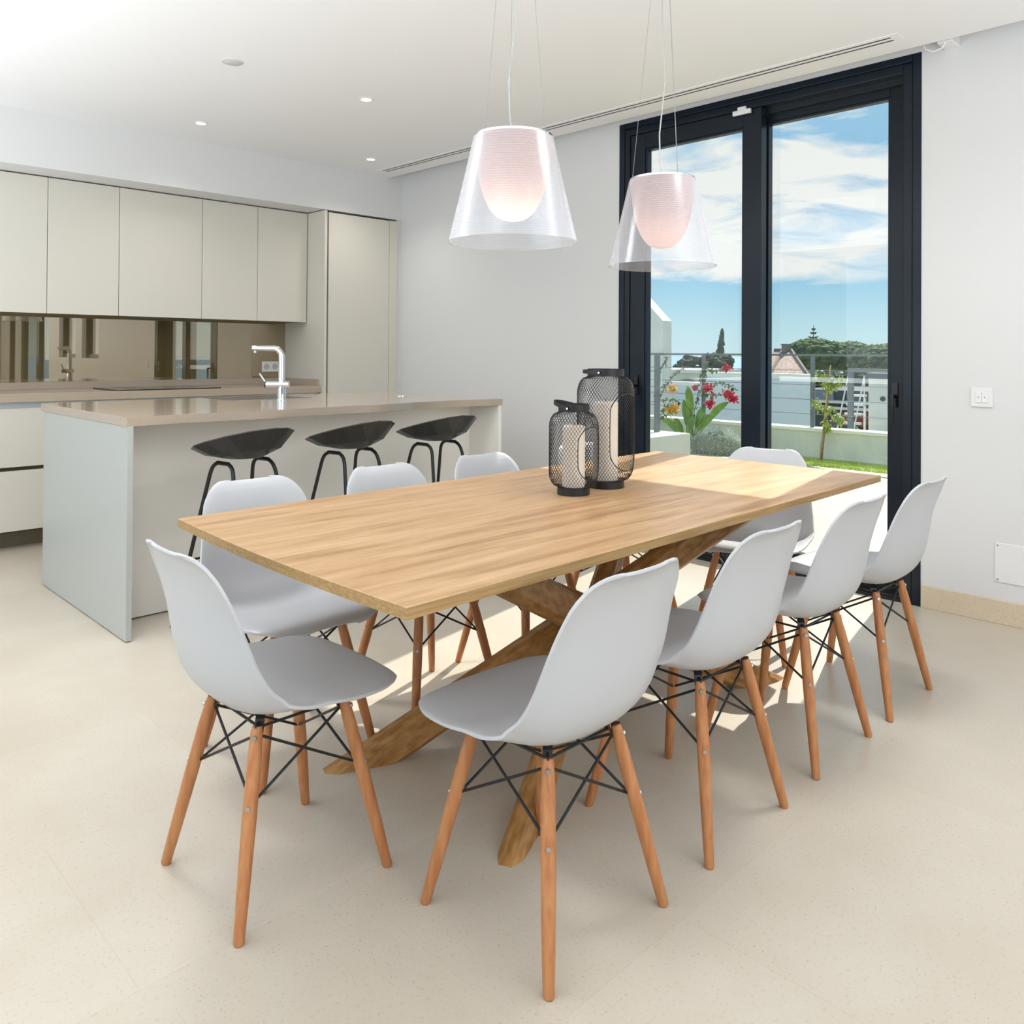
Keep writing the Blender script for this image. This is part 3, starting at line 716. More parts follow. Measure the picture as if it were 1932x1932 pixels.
def make_chair(label):
    t = thing('dining_chair', label, 'chair', (0, 0, 0), 0, 'white shell chairs around the dining table')
    o = shell_mesh().build('seat_shell', plastic, t, smooth='all')
    md = o.modifiers.new('thick', 'SOLIDIFY'); md.thickness = .0075; md.offset = -1
    bv = o.modifiers.new('bev', 'BEVEL'); bv.width = .003; bv.segments = 2; bv.limit_method = 'ANGLE'; bv.angle_limit = math.radians(50)
    def lp(sx_, sy_, z):
        k = 1-z/.392; return Vector((sx_*(LEGT+(LEGB-LEGT)*k), sy_*(LEGT+(LEGB-LEGT)*k), z))
    for sx_, sy_ in ((-1, -1), (1, -1), (1, 1), (-1, 1)):
        zs = [(0, .0095), (.004, .0115), (.09, .0135), (.22, .0155), (.33, .0150), (.380, .0128), (.392, .0105)]
        g = MB().tube([lp(sx_, sy_, z) for z, _ in zs], [r_ for _, r_ in zs], 16).build('leg', legw, t, smooth=True)
        dirn = Vector((sx_, sy_, .25)).normalized()
        for zb in (.242, .372):
            p = lp(sx_, sy_, zb); MB().tube([p+dirn*.0125, p+dirn*.0165], [.0062, .005], 12).build('bolt', steel, g)
        inn = Vector((-sx_, -sy_, 0)).normalized()
        tp = lp(sx_, sy_, .385)
        m = MB(); tan = Vector((-sy_, sx_, 0)).normalized()*.0022
        a = lp(sx_, sy_, .398)+inn*.010; b_ = lp(sx_, sy_, .340)+inn*.004; c = b_-inn*.0175; d_ = a-inn*.021
        m.add([p+tan for p in (a, b_, c, d_)]+[p-tan for p in (a, b_, c, d_)], [(0, 1, 2, 3), (7, 6, 5, 4), (0, 4, 5, 1), (1, 5, 6, 2), (2, 6, 7, 3), (3, 7, 4, 0)])
        # strap up to the shell
        q0 = lp(sx_, sy_, .372)+inn*.012; q1 = lp(sx_, sy_, .400)+inn*.016; q2 = Vector((sx_*.082, sy_*.082, .419))
        wv = tan*4.5
        m.add([q0+wv, q0-wv, q1+wv, q1-wv, q2+wv, q2-wv, q0+wv+inn*.004, q0-wv+inn*.004, q1+wv+inn*.004, q1-wv+inn*.004, q2+wv+inn*.004, q2-wv+inn*.004],
              [(0, 1, 3, 2), (2, 3, 5, 4), (6, 8, 9, 7), (8, 10, 11, 9), (0, 2, 8, 6), (1, 7, 9, 3), (2, 4, 10, 8), (3, 9, 11, 5), (4, 5, 11, 10), (0, 6, 7, 1)])
        m.build('leg_bracket', blackm, t)
    cs = [(-1, -1), (1, -1), (1, 1), (-1, 1)]
    def ip(c, z, off=.010): p = lp(c[0], c[1], z); return p-Vector((c[0], c[1], 0)).normalized()*off
    for i in range(4):
        a, b_ = cs[i], cs[(i+1) % 4]
        MB().tube([ip(a, .372), ip(b_, .242)], .0032, 8).build('brace_rod', blackm, t, smooth=True)
        MB().tube([ip(b_, .372), ip(a, .242)], .0032, 8).build('brace_rod', blackm, t, smooth=True)
        MB().tube([ip(a, .384, .016), ip(b_, .384, .016)], .0032, 8).build('brace_rod', blackm, t, smooth=True)
    m = MB()
    for c in cs:
        p = Vector((c[0]*.07, c[1]*.07, .408)); m.lathe([(.0, .402), (.011, .402), (.013, .410), (.0, .421)], 14, (p.x, p.y))
    m.build('rubber_mounts', blackm, t)
    return t
ch0 = make_chair('white shell chair alone at the near end of the table')
ch0.location = (.960, 1.745, 0); ch0.rotation_euler = (0, 0, -PI/2)
CH = [((1.310, 1.216), 0.0, 'white shell chair nearest the camera, with its back turned'),
      ((1.862, 1.216), 0.0, 'white shell chair second on the near long side, with a scuffed back'),
      ((2.430, 1.222), 0.0, 'white shell chair third along the near long side'),
      ((2.955, 1.216), 0.0, 'white shell chair furthest along the near long side, nearest the wall'),
      ((1.268, 2.237), PI, 'white shell chair on the island side, first behind the table corner'),
      ((1.772, 2.215), PI, 'white shell chair on the island side, second along, below the middle stool'),
      ((2.268, 2.215), PI, 'white shell chair on the island side, third along, below the far stool'),
      ((2.855, 2.205), PI, 'white shell chair on the island side mostly hidden behind the lanterns'),
      ((3.10, 1.715), PI/2+math.radians(13), 'white shell chair at the far table end in front of the glass door')]
for (x, y), rz, lb in CH: dup(ch0, (x, y, 0), rz, lb)

# ------------------------------------------------------------------ lanterns with candles
def lantern(x, y, h, rb, rbase, rrim, lab, n_h, oval_a, oval_hw, oval_hh, oval_z, ch, cr_, lift):
    t = thing('wire_lantern', lab, 'lantern', (x, y, .7502), 0, 'black wire lanterns on the table')
    z0, z1 = .022, h-.024
    MB().lathe([(0, 0), (rbase, 0), (rbase, .022), (rbase-.003, .024), (0, .024)], 40).build('base', blackm, t, smooth=True)
    MB().lathe([(rrim-.003, z1), (rrim, z1), (rrim, h), (rrim-.003, h)], 40, close=True).build('top_ring', blackm, t, smooth=True)
    sh = rb*.62
    def rad(z):
        if z < z0+sh: k = (z-z0)/sh; return (rbase-.006)+(rb-rbase+.006)*math.sqrt(max(0, 1-(1-k)**2))
        if z > z1-sh: k = (z1-z)/sh; return (rrim-.004)+(rb-rrim+.004)*math.sqrt(max(0, 1-(1-k)**2))
        return rb
    Zs = []; nseg = int((z1-z0)/.0085)
    for i in range(nseg+1): Zs.append(z0+(z1-z0)*i/nseg)
    def inside(a, z):
        da = (a-oval_a+PI) % (2*PI)-PI; u = abs(da)*rb/oval_hw; v = abs(z-oval_z); st = oval_hh-oval_hw
        if v < st: return u < 1
        return u*u+((v-st)/oval_hw)**2 < 1
    m = MB()
    for sgn in (1, -1):
        for k in range(n_h):
            a0 = 2*PI*k/n_h; run = []
            for z in Zs:
                a = a0+sgn*(z-z0)*.70/rb
                if inside(a, z):
                    if len(run) > 1: m.tube(run, .0008, 3, cap=False)
                    run = []
                else: rr = rad(z); run.append((rr*math.cos(a), rr*math.sin(a), z))
            if len(run) > 1: m.tube(run, .0008, 3, cap=False)
    m.build('wire_mesh', blackm, t)
    st = oval_hh-oval_hw; pts = []
    for i in range(40):
        q = 2*PI*i/40; u = math.cos(q)*oval_hw; v = math.sin(q)*oval_hw; v += st if math.sin(q) > 1e-6 else (-st if math.sin(q) < -1e-6 else 0)
        a = oval_a+u/rb; z = oval_z+v; rr = rad(z)+.0005; pts.append((rr*math.cos(a), rr*math.sin(a), z))
    MB().tube(pts, .0016, 6, close=True).build('opening_rim', blackm, t, smooth=True)
    # strap handle lying nearly flat on the rim
    hp = []; hdir = math.radians(20)
    for i in range(15):
        a = PI*i/14; lx = (rrim+.005)*math.cos(a); ly = (rrim+.014)*math.sin(a)
        zz = h-.012+lift*math.sin(a)
        c_, s_ = math.cos(hdir), math.sin(hdir); hp.append((lx*c_-ly*s_, lx*s_+ly*c_, zz))
    vs = []
    for p in hp: vs += [(p[0]*1.0, p[1]*1.0, p[2]-.006), (p[0], p[1], p[2]+.006), (p[0]*1.04, p[1]*1.04, p[2]+.006), (p[0]*1.04, p[1]*1.04, p[2]-.006)]
    fs = [(i*4+k, i*4+(k+1) % 4, i*4+4+(k+1) % 4, i*4+4+k) for i in range(14) for k in range(4)]+[(3, 2, 1, 0), (56, 57, 58, 59)]
    hh = MB().add(vs, fs).build('handle', blackm, t, smooth=True)
    m = MB()
    for p in (hp[0], hp[-1]): d = Vector((p[0], p[1], 0)).normalized(); P = Vector(p); m.tube([P+d*.002, P+d*.006], .0035, 10)
    m.build('handle_rivets', steel, hh)
    cdl = thing('pillar_candle', 'ivory pillar candle inside the %s lantern' % lab.split()[0], 'candle', (x, y, .7502+.0245), 0, 'candles in the lanterns')
    MB().lathe([(0, 0), (cr_, 0), (cr_, ch-.004), (cr_-.004, ch), (cr_*.6, ch-.004), (0, ch-.006)], 32).build('wax_body', wax, cdl, smooth=True)
    MB().tube([(0, 0, ch-.006), (.001, 0, ch+.010)], .001, 6).build('wick', blackm, cdl)
OA = math.radians(268)
lantern(1.978, 1.719, .288, .079, .052, .050, 'small black wire mesh lantern standing in front of the taller one', 46, OA, .052, .084, .135, .195, .036, .018)
lantern(2.167, 1.742, .398, .096, .064, .062, 'tall black wire mesh lantern standing behind the smaller one', 56, OA, .068, .128, .190, .262, .042, .003)

# ------------------------------------------------------------------ pendants
def pendant(label):
    t = thing('pendant_lamp', label, 'lamp', (0, 0, 0), 0, 'pendant lamps over the table')
    rb, rt, zb, zt = .198, .119, 1.540, 1.862
    m = MB(); m.lathe([(rt, zt), (rt+.004, zt-.003), (rt+(rb-rt)*.5, (zt+zb)/2), (rb-.001, zb), (rb+.002, zb-.002), (rb-.0035, zb-.001), (rb-.005, zb+.002), (rt+(rb-rt)*.5-.003, (zt+zb)/2), (rt-.001, zt-.002)], 72, close=True)
    m.build('outer_shade', shadeglass, t, smooth=True)
    pr_ = []
    for i in range(22):
        a = i/21*PI/2; pr_.append((.116*math.sin(a)**.75 if i else 0.0, 1.605+.24*(1-math.cos(a)**1.05)))
    pr_.append((.1175, zt-.003))
    d = MB(); vs = []; n = 56
    d.lathe(pr_, n); d.f = [f for f in d.f if len(f) == 4]
    d.build('opal_diffuser', opal, t, smooth='all')
    MB().lathe([(.1185, zt-.004), (.1205, zt-.004), (.1205, zt+.003), (.1185, zt+.003)], 56, close=True).build('rim_ring', chrome, t, smooth=True)
    MB().lathe([(0, zt-.012), (.114, zt-.012), (.114, zt-.008), (0, zt-.006)], 56).build('top_plate', whitep, t, smooth=True)
    b_ = MB().ico((0, 0, 1.665), .020, 2).build('bulb', bulbm, t, smooth='all')
    MB().lathe([(.014, 1.69), (.014, 1.85)], 16).build('lamp_holder', whitep, t, smooth=True)
    for k in range(3):
        a = math.radians(-140+120*k)
        MB().tube([(.113*math.cos(a), .113*math.sin(a), zt-.006), (.040*math.cos(a), .040*math.sin(a), 2.616)], .0008, 5).build('suspension_wire', greyp, t)
    MB().tube([(-.004, 0, zt-.01), (-.008, .008, 1.93), (-.012, .01, 2.03), (-.006, .0, 2.14), (.006, -.006, 2.24), (.004, 0, 2.35), (-.006, .004, 2.48), (0, 0, 2.615)], .0026, 8).build('cable', mat('clear_cable', (186, 186, 184), .4), t, smooth=True)
    MB().lathe([(0, 2.61), (.045, 2.61), (.048, 2.614), (.048, CE), (0, CE)], 32).build('canopy', whitep, t, smooth=True)
    return t
p0 = pendant('lit pendant with clear cone shade hanging nearer the camera')
p0.location = (1.757, 1.779, 0)
dup(p0, (2.532, 1.77, -.012), 0.4, 'lit pendant with clear cone shade hanging nearer the glass door')
for x, y in ((1.757, 1.779), (2.532, 1.77)):
    lamp('pendant_light', 'POINT', (x, y, 1.655), 0.85, (1, .86, .72), shadow_soft_size=.022)

# ------------------------------------------------------------------ outside: terrace, lawn, boundary wall
random.seed(5)
struct(MB().box(XW+.28, 8.65, -9, 12, -.25, -.02).build('terrace', terrm))
lawnm = mat('lawn_soil_green', (150, 168, 60), .9, rgb2=(176, 192, 84), noise_scale=6)
struct(MB().box(8.65, 9.6, -9, 12, -.25, -.05).build('lawn_base', lawnm))
grassm = mat('grass_blades', (172, 192, 58), .7, rgb2=(204, 216, 100), noise_scale=4)
m = MB()
for i in range(9000):
    x = random.uniform(8.66, 9.35); y = random.uniform(2.2, 6.4)
    if 4.85 < y < 6.0: x = 8.66; a = random.uniform(0, PI); h = random.uniform(.012, .035); w = .004
    dx, dy = math.cos(a)*w, math.sin(a)*w; lx, ly = random.uniform(-.01, .01), random.uniform(-.01, .01)
    m.add([(x-dx, y-dy, -.05), (x+dx, y+dy, -.05), (x+lx, y+ly, -.05+h)], [(0, 1, 2)])
g = m.build('lawn_grass', grassm); tag(g, 'short bright green grass strip along the low white wall', 'grass'); struct(g, 'stuff')
t = thing('boundary_wall', 'low white rendered wall with pale coping behind the lawn', 'wall', (9.7, 4.5, -1.5))
MB().box(9.6, 9.8, -8, 12, -1.5, .27).build('wall_body', extwhite, t, world=True)
MB().box(9.575, 9.825, -8, 12, .2701, .31).build('coping', whitecop, t, world=True, bevel=.004)
t = thing('steel_railing', 'grey steel railing with thin cables on top of the low white wall', 'railing', (9.7, 4.5, .31))
for y in (-.2, 1.45, 3.0, 4.545, 6.09, 7.64, 9.2): MB().box(9.68, 9.72, y-.021, y+.021, .311, 1.185).build('post', railm, t, world=True)
MB().box(9.675, 9.725, -2, 11, 1.186, 1.21).build('top_rail', railm, t, world=True)
for z in (.47, .65, .83, 1.01): MB().tube([(9.7, -2, z), (9.7, 11, z)], .004, 5).build('cable', railm, t, world=True)
t = thing('planter_box', 'white rendered raised planter beside the terrace', 'planter', (6.4, 5.5, -.02))
MB().box(5.0, 7.70, 5.0, 5.12, -.02, .33).build('planter_side', extwhite, t, world=True)
MB().box(7.60, 7.70, 5.121, 6.2, -.02, .33).build('planter_end', extwhite, t, world=True)
MB().box(5.0, 7.599, 5.121, 5.45, -.02, .329).build('planter_ledge', whitecop, t, world=True)
MB().box(5.0, 7.599, 5.451, 6.2, -.02, .25).build('planter_soil', mat('soil', (96, 76, 54), .95), t, world=True)
t = thing('side_railing', 'short grey railing standing on the white planter', 'railing', (6.6, 5.30, .33))
for x in (7.54, 6.2): MB().box(x-.03, x+.03, 5.31, 5.35, .331, 1.186).build('post', railm, t, world=True)
MB().box(5.2, 7.60, 5.305, 5.355, 1.187, 1.21).build('top_rail', railm, t, world=True)
for z in (.5, .67, .84, 1.01): MB().tube([(5.2, 5.33, z), (7.54, 5.33, z)], .004, 5).build('cable', railm, t, world=True)

# plants: leaves are small folded blades in one foliage part
def leaf(m, p, d, L, w, droop=.2):
    p = Vector(p); d = Vector(d).normalized(); s_ = d.cross(Vector((0, 0, 1)))
    if s_.length < .1: s_ = Vector((1, 0, 0))
    s_.normalize(); up = s_.cross(d)
    a = p; b_ = p+d*L*.5+up*L*.06; c = p+d*L-Vector((0, 0, droop*L))
    m.add([a, b_+s_*w/2+up*w*.15, c, b_-s_*w/2+up*w*.15, b_], [(0, 1, 4), (1, 2, 4), (0, 4, 3), (3, 4, 2)])
def rnd(r_=1.0):
    while True:
        v = Vector((random.uniform(-1, 1), random.uniform(-1, 1), random.uniform(-1, 1)))
        if .05 < v.length < 1: return v*r_
leafd = mat('dark_vine_leaf', (58, 92, 48), .5, rgb2=(96, 128, 62), noise_scale=20)
leafy = mat('yellow_green_leaf', (150, 172, 60), .5, rgb2=(196, 206, 92), noise_scale=12)
leafb = mat('broad_leaf', (74, 116, 36), .4, rgb2=(118, 156, 60), noise_scale=9, stretch=(1, 1, .4))
stemm = mat('brown_stem', (112, 92, 70), .8, rgb2=(150, 130, 104), noise_scale=20)
yel = mat('yellow_petal', (244, 188, 30), .6, rgb2=(250, 206, 70), noise_scale=30)
redm = mat('red_petal', (214, 30, 62), .6, rgb2=(232, 70, 104), noise_scale=30)
silver = mat('silver_leaf', (200, 208, 194), .7, rgb2=(228, 232, 222), noise_scale=20)
def P9(q, x=9.45): return Vector((x, q[0], q[1]))
def vine(name, lab, lines, flowers, fm, x):
    pts0 = [P9(q, x) for q in lines[0]]
    t = thing(name, lab, 'climbing plant', (pts0[0].x, pts0[0].y, .3))
    ms = MB(); ml = MB()
    for ln in lines:
        pts = [P9(q, x)+Vector((random.uniform(-.05, .05), 0, 0)) for q in ln]
        ms.tube(pts, .005, 5)
        for i in range(len(pts)-1):
            k = max(2, int((pts[i+1]-pts[i]).length/.012))
            for q in range(k):
                p = pts[i].lerp(pts[i+1], q/k)+rnd(.022); leaf(ml, p, rnd(), random.uniform(.035, .06), .036, .3)
    ms.build('stem', stemm, t, world=True); ml.build('foliage', leafd, t, world=True)
    for (y, z, rr) in flowers:
        mf = MB()
        for i in range(int(150*rr/.06)):
            p = P9((y, z), x-.04)+Vector((random.gauss(0, rr*.4), random.gauss(0, rr*.55), random.gauss(0, rr*.42)))
            leaf(mf, p, rnd(), random.uniform(.03, .045), .034, .1)
        mf.build('flower_cluster', fm, t, world=True)
vine('bougainvillea', 'leafy vine with yellow flower clusters climbing by the left railing posts',
     [[(6.71, -.04), (6.709, .197), (6.711, .519), (6.648, .844), (6.649, 1.058)], [(6.66, .55), (6.621, .598), (6.494, .774), (6.42, .882), (6.32, .968), (6.174, 1.044)],
      [(6.62, .545), (6.455, .574), (6.281, .529)], [(6.70, .3), (6.5, .36), (6.36, .44)], [(6.64, .95), (6.572, 1.091), (6.509, 1.166)], [(6.74, .6), (6.62, .72), (6.50, .76)], [(6.72, .2), (6.6, .42), (6.48, .5), (6.38, .5)]],
     [(6.406, .724, .055), (6.36, .45, .06), (6.45, .44, .045)], yel, 9.45)
vine('bougainvillea', 'leafy vine with red flower clusters climbing the middle railing post',
     [[(6.14, -.04), (6.098, .456), (6.027, .603), (5.969, .811), (5.911, .966)], [(5.95, .72), (5.91, .68), (5.793, .654), (5.656, .68), (5.56, .68)], [(5.95, .80), (5.725, .819), (5.611, .812), (5.522, .785), (5.411, .73)],
      [(5.92, .97), (5.911, 1.007), (5.795, .989), (5.68, 1.001), (5.6, 1.02)], [(5.98, .79), (5.9, 1.0), (5.88, 1.1)], [(5.85, .66), (5.82, .58)]],
     [(5.573, 1.023, .05), (5.834, .754, .062), (5.543, .675, .06), (5.465, .628, .045), (5.81, .552, .048), (6.04, .752, .03)], redm, 9.45)
# strelitzia
t = thing('bird_of_paradise_plant', 'broad-leaved green plant growing behind the white planter', 'plant', (8.9, 5.82, -.05))
m = MB(); mst = MB()
for (y, z) in ((5.768, .80), (5.609, .535), (5.21, .621), (5.498, .436), (6.21, .333), (5.996, .307), (5.949, .379), (6.137, .298), (5.86, .55), (5.70, .40), (5.9, .62)):
    base = Vector((8.9+random.uniform(-.08, .08), 5.80+random.uniform(-.05, .05), -.04)); tip = Vector((8.9+random.uniform(-.12, .12), y, z)); L = (tip-base).length
    mid = base.lerp(tip, .42)+Vector((0, 0, .06)); mst.tube([base, base.lerp(mid, .5)+Vector((0, 0, .01)), mid], [.009, .008, .006], 6)
    ax_ = (tip-mid); s_ = ax_.cross(Vector((1, 0, 0))).normalized(); w0 = .04+.02*random.random(); L_, R_, Cc = [], [], []
    for i in range(9):
        u = i/8; w = w0*math.sin(PI*min(1, u*.96+.04))**.7; c = mid+ax_*u+Vector((0, 0, .05*math.sin(PI*u)))
        Cc.append(c); L_.append(c+s_*w+Vector((-.012, 0, 0))); R_.append(c-s_*w+Vector((-.012, 0, 0)))
    m.grid([L_, Cc, R_])
mst.build('stalks', leafb, t, world=True); m.build('leaves', leafb, t, world=True, smooth='all')
# silvery bush
t = thing('silver_bush', 'low rounded silvery grey shrub on the grass', 'shrub', (8.95, 5.45, -.05))
m = MB()
for i in range(5200):
    a = random.uniform(0, 2*PI); el = math.asin(random.random()); rr = random.uniform(.80, 1.0)+.10*noise.noise(Vector((math.cos(a)*3, math.sin(a)*3, el*3)))
    d = Vector((math.cos(a)*math.cos(el), math.sin(a)*math.cos(el), math.sin(el)))
    p = Vector((8.97+d.x*.27*rr, 5.43+d.y*.40*rr, -.04+d.z*.32*rr)); leaf(m, p, d+rnd(.9), random.uniform(.015, .035), .012, .0)
m.build('foliage', silver, t, world=True)
MB().ico((8.97, 5.43, .02), .24, 2, .2, (1, 1.45, .95)).build('twig_mass', mat('twig_grey', (140, 148, 128), .9), t, world=True)
# young tree with its stake
t = thing('young_tree', 'thin young tree with yellow-green leaves in front of the low wall', 'tree', (9.45, 4.32, -.05))
tr_ = [(4.321, -.05), (4.30, .15), (4.279, .315), (4.255, .52), (4.238, .702), (4.227, .86)]
m = MB(); m.tube([P9(q) for q in tr_], [.016, .015, .012, .010, .008, .005], 8)
m.tube([P9((4.335, -.05)), P9((4.315, .15)), P9((4.29, .33))], [.012, .013, .010], 8)
CL = [(4.356, .949, .07), (4.27, .93, .06), (4.238, .868, .075), (4.196, .86, .07), (4.081, .904, .075), (4.15, .85, .05), (4.377, .612, .06), (4.301, .553, .06), (4.216, .547, .06), (4.258, .389, .05), (4.132, .47, .05), (4.069, .432, .045), (4.25, .80, .06), (4.25, .32, .04)]
for y, z, rr in CL: m.tube([P9((4.25, max(.3, z-.12))), P9((y, z))], .003, 5)
m.build('trunk', stemm, t, world=True)
m = MB()
for y, z, rr in CL:
    for i in range(46): leaf(m, P9((y, z))+rnd(rr), rnd(), random.uniform(.035, .055), .026, .45)
m.build('foliage', leafy, t, world=True)
tag(MB().tube([(9.44, 4.335, -.05), (9.44, 4.207, 1.08)], .008, 8).build('plant_stake', mat('cane', (196, 168, 116), .7)), 'upright cane stake tied beside the young tree', 'stake')

# ------------------------------------------------------------------ beyond the wall
sea = mat('sea_water', (96, 152, 190), .35, rgb2=(120, 172, 204), noise_scale=.004)
struct(MB().box(250, 16000, -9000, 16000, -60.5, -60).build('sea', sea))
hill = mat('hillside_scrub', (86, 96, 60), .95, rgb2=(120, 124, 84), noise_scale=.3)
struct(MB().add([(9.8, -30, -2.6), (420, -400, -60.2), (420, 500, -60.2), (9.8, 60, -2.6), (9.8, -30, -5), (420, -400, -63), (420, 500, -63), (9.8, 60, -5)],
       [(0, 1, 2, 3), (7, 6, 5, 4), (0, 4, 5, 1), (1, 5, 6, 2), (2, 6, 7, 3), (3, 7, 4, 0)]).build('hillside', hill))
def gz(x): return -2.6-(x-9.8)*57.6/410.2
t = thing('neighbour_terrace_wall', 'large pale grey parapet wall with its sunlit top drawn white beyond the railing', 'wall', (16.1, 8.7, gz(16)))
MB().box(16, 16.25, 7.56, 9.98, gz(16.2)-.1, .70).build('wall_body', greyw, t, world=True)
MB().box(15.97, 16.28, 7.52, 9.98, .7001, .80).build('coping', whitecop, t, world=True)  # white band stands for the sunlit top of the parapet
t = thing('neighbour_terrace_wall', 'lower pale grey parapet wall behind the flowering vines', 'wall', (16.6, 11, gz(16.6)))
MB().box(16.5, 16.75, 9.99, 14.5, gz(16.7)-.1, .46).build('wall_body', greyw, t, world=True)
MB().box(16.47, 16.78, 9.99, 14.5, .4601, .54).build('coping', whitecop, t, world=True)  # sunlight on the lower parapet top, put in as a white band
t = thing('white_side_wall', 'tall white wall end with sloping top at the left edge of the glass', 'wall', (11.1, 8.4, gz(11)))
MB().add([(11, 7.672, gz(11)-.1), (11, 9.2, gz(11)-.1), (11, 9.2, 3.2), (11, 7.672, 1.738), (11.25, 7.672, gz(11.25)-.1), (11.25, 9.2, gz(11.25)-.1), (11.25, 9.2, 3.2), (11.25, 7.672, 1.738)],
         [(0, 1, 2, 3)[::-1], (4, 5, 6, 7), (0, 3, 7, 4), (3, 2, 6, 7), (1, 5, 6, 2), (0, 4, 5, 1)]).build('wall_body', extwhite, t, world=True)
t = thing('white_villa', 'low white villa with a brown arched window behind the yellow flowers', 'building', (26, 17.6, gz(26)))
MB().box(26, 29, 16.6, 20.5, gz(29)-.1, .50).build('walls', extwhite, t, world=True)
MB().box(25.9, 29.1, 16.5, 20.6, .5001, .62).build('roof_slab', whitecop, t, world=True)
m = MB(); arc = [(17.0+.5*math.cos(a), -.02+.30*math.sin(a)) for a in [PI*i/12 for i in range(13)]]
m.add([(25.97, y, z) for y, z in arc]+[(25.99, y, z) for y, z in arc], [tuple(reversed(range(13))), tuple(range(13, 26))]+[(i, i+1, i+14, i+13) for i in range(12)])
m.build('window', mat('arched_window_brown', (150, 128, 96), .6), t, world=True)

tile = mat('clay_roof_tile', (168, 132, 112), .9, rgb2=(214, 190, 170), noise_scale=5, stretch=(1, 3, 1))
t = thing('tiled_roof_house', 'house with a weathered clay tile roof and chimneys beyond the parapet', 'building', (41, 20.5, gz(41)))
MB().prism([(39.4, 18.8), (45.5, 21.9), (45.5, 22.2), (39.4, 21.9)], gz(46)-.1, .10).build('walls', extwhite, t, world=True)
MB().add([(39, 18.45, .10), (39, 22.0, .10), (43, 22.4, 1.42), (43, 21.4, 1.42), (46, 22.6, .10), (46, 22.0, .10)], [(0, 1, 2, 3)[::-1], (0, 3, 5)[::-1], (3, 2, 4, 5)[::-1], (1, 4, 2)[::-1], (0, 5, 4, 1)[::-1]][0:5]).build('tile_roof', tile, t, world=True)
m = MB()
for a, b_ in (((39, 18.45, .12), (43, 21.4, 1.46)), ((39, 20.6, .14), (43, 21.9, 1.46)), ((43, 21.4, 1.46), (43, 22.4, 1.46))): m.tube([a, b_], .10, 6)
m.build('ridge_tiles', mat('grey_ridge', (140, 132, 120), .9), t, world=True)
m = MB(); m.box(42.5, 43.0, 21.5, 21.72, 1.3, 1.75); m.box(42.45, 43.05, 21.47, 21.75, 1.75, 1.80); m.build('chimney', mat('chimney_grey', (128, 124, 118), .9), t, world=True)

pineg = mat('umbrella_pine_green', (44, 70, 32), .9, rgb2=(92, 122, 54), noise_scale=1.1, bump=.6, lo=.38, hi=.6)
pined = mat('dark_conifer_green', (34, 56, 38), .9, rgb2=(56, 82, 50), noise_scale=2.0)
shrubg = mat('garden_shrub_green', (44, 70, 34), .9, rgb2=(96, 124, 52), noise_scale=3.0)
bark = mat('pine_bark', (86, 70, 56), .9)
def pine(az, d, zt, zb, wd, lab, seed, mt=None):
    c = polar(az, 0, d); random.seed(seed)
    t = thing('umbrella_pine', lab, 'tree', (c.x, c.y, gz(c.x)), 0, 'umbrella pines beyond the garden')
    m = MB(); R_ = wd/2
    m.ico((c.x, c.y, (zt+zb)/2-.3), R_*.86, 3, .25, (1, 1, (zt-zb)/wd*.9), seed)
    for i in range(330):
        a = random.uniform(0, 2*PI); q = math.sqrt(random.random()); rr = R_*q
        top = zb+(zt-zb)*(.35+.60*math.sqrt(max(0, 1-q**2.4)))+random.uniform(-.25, .2)
        s_ = random.uniform(.32, .62); m.ico((c.x+rr*math.cos(a), c.y+rr*math.sin(a), top-s_*.4), s_, 1, .5, (1, 1, .7), i)
    for i in range(90):
        a = random.uniform(0, 2*PI); rr = R_*random.uniform(.85, 1.02); s_ = random.uniform(.3, .55)
        m.ico((c.x+rr*math.cos(a), c.y+rr*math.sin(a), zb+(zt-zb)*random.uniform(.15, .55)), s_, 1, .5, (1, 1, .75), i)
    m.build('crown', mt or pineg, t, world=True)
    g0 = gz(c.x); MB().tube([(c.x, c.y, g0), (c.x+.3, c.y+.3, (g0+zb)/2), (c.x, c.y, zb+1.0)], [.45, .35, .3], 8).build('trunk', bark, t, world=True)
pine(25.0, 108, 3.25, -1.0, 7.3, 'rounded umbrella pine at the left of the pine group', 3)
pine(23.0, 118, 3.0, -1.4, 8.4, 'umbrella pine in the middle of the pine group', 4)
pine(20.7, 104, 2.55, -1.2, 7.9, 'umbrella pine next to the right door stile', 6)
def clump(name, lab, cat_, mt, boxes, n_, r0, r1, seed, base):
    random.seed(seed); t = thing(name, lab, cat_, base); m = MB()
    for i in range(n_):
        b_ = random.choice(boxes)
        m.ico((random.uniform(b_[0], b_[1]), random.uniform(b_[2], b_[3]), random.uniform(b_[4], b_[5])), random.uniform(r0, r1), 1, .5, (1, 1, .85), i)
    m.build('foliage', mt, t, world=True); return t
c1 = polar(32.4, 0, 100)
clump('tree_row', 'dark green bushy trees at the foot of the cypress', 'trees', pined, [(c1.x-1.5, c1.x+1.5, c1.y-3.6, c1.y+3.0, -3.4, .75), (c1.x-1.5, c1.x+1.5, c1.y-3.4, c1.y-.2, -2, 1.0)], 420, .3, .6, 9, (c1.x, c1.y, gz(c1.x)))
c2 = polar(31.1, 0, 118); t = thing('cypress_tree', 'tall narrow dark cypress against the sky', 'tree', (c2.x, c2.y, gz(c2.x)))
m = MB(); random.seed(2)
for i in range(260):
    u = random.random(); z = -1+5.75*u; rr = .72*(1-u)**.55*(1.0 if u > .1 else .8); a = random.uniform(0, 2*PI); q = math.sqrt(random.random())*rr
    m.ico((c2.x+q*math.cos(a)+.3*u, c2.y+q*math.sin(a)-.3*u, z), random.uniform(.12, .24)*(1.15-u*.55), 1, .5, (1, 1, 2.0), i)
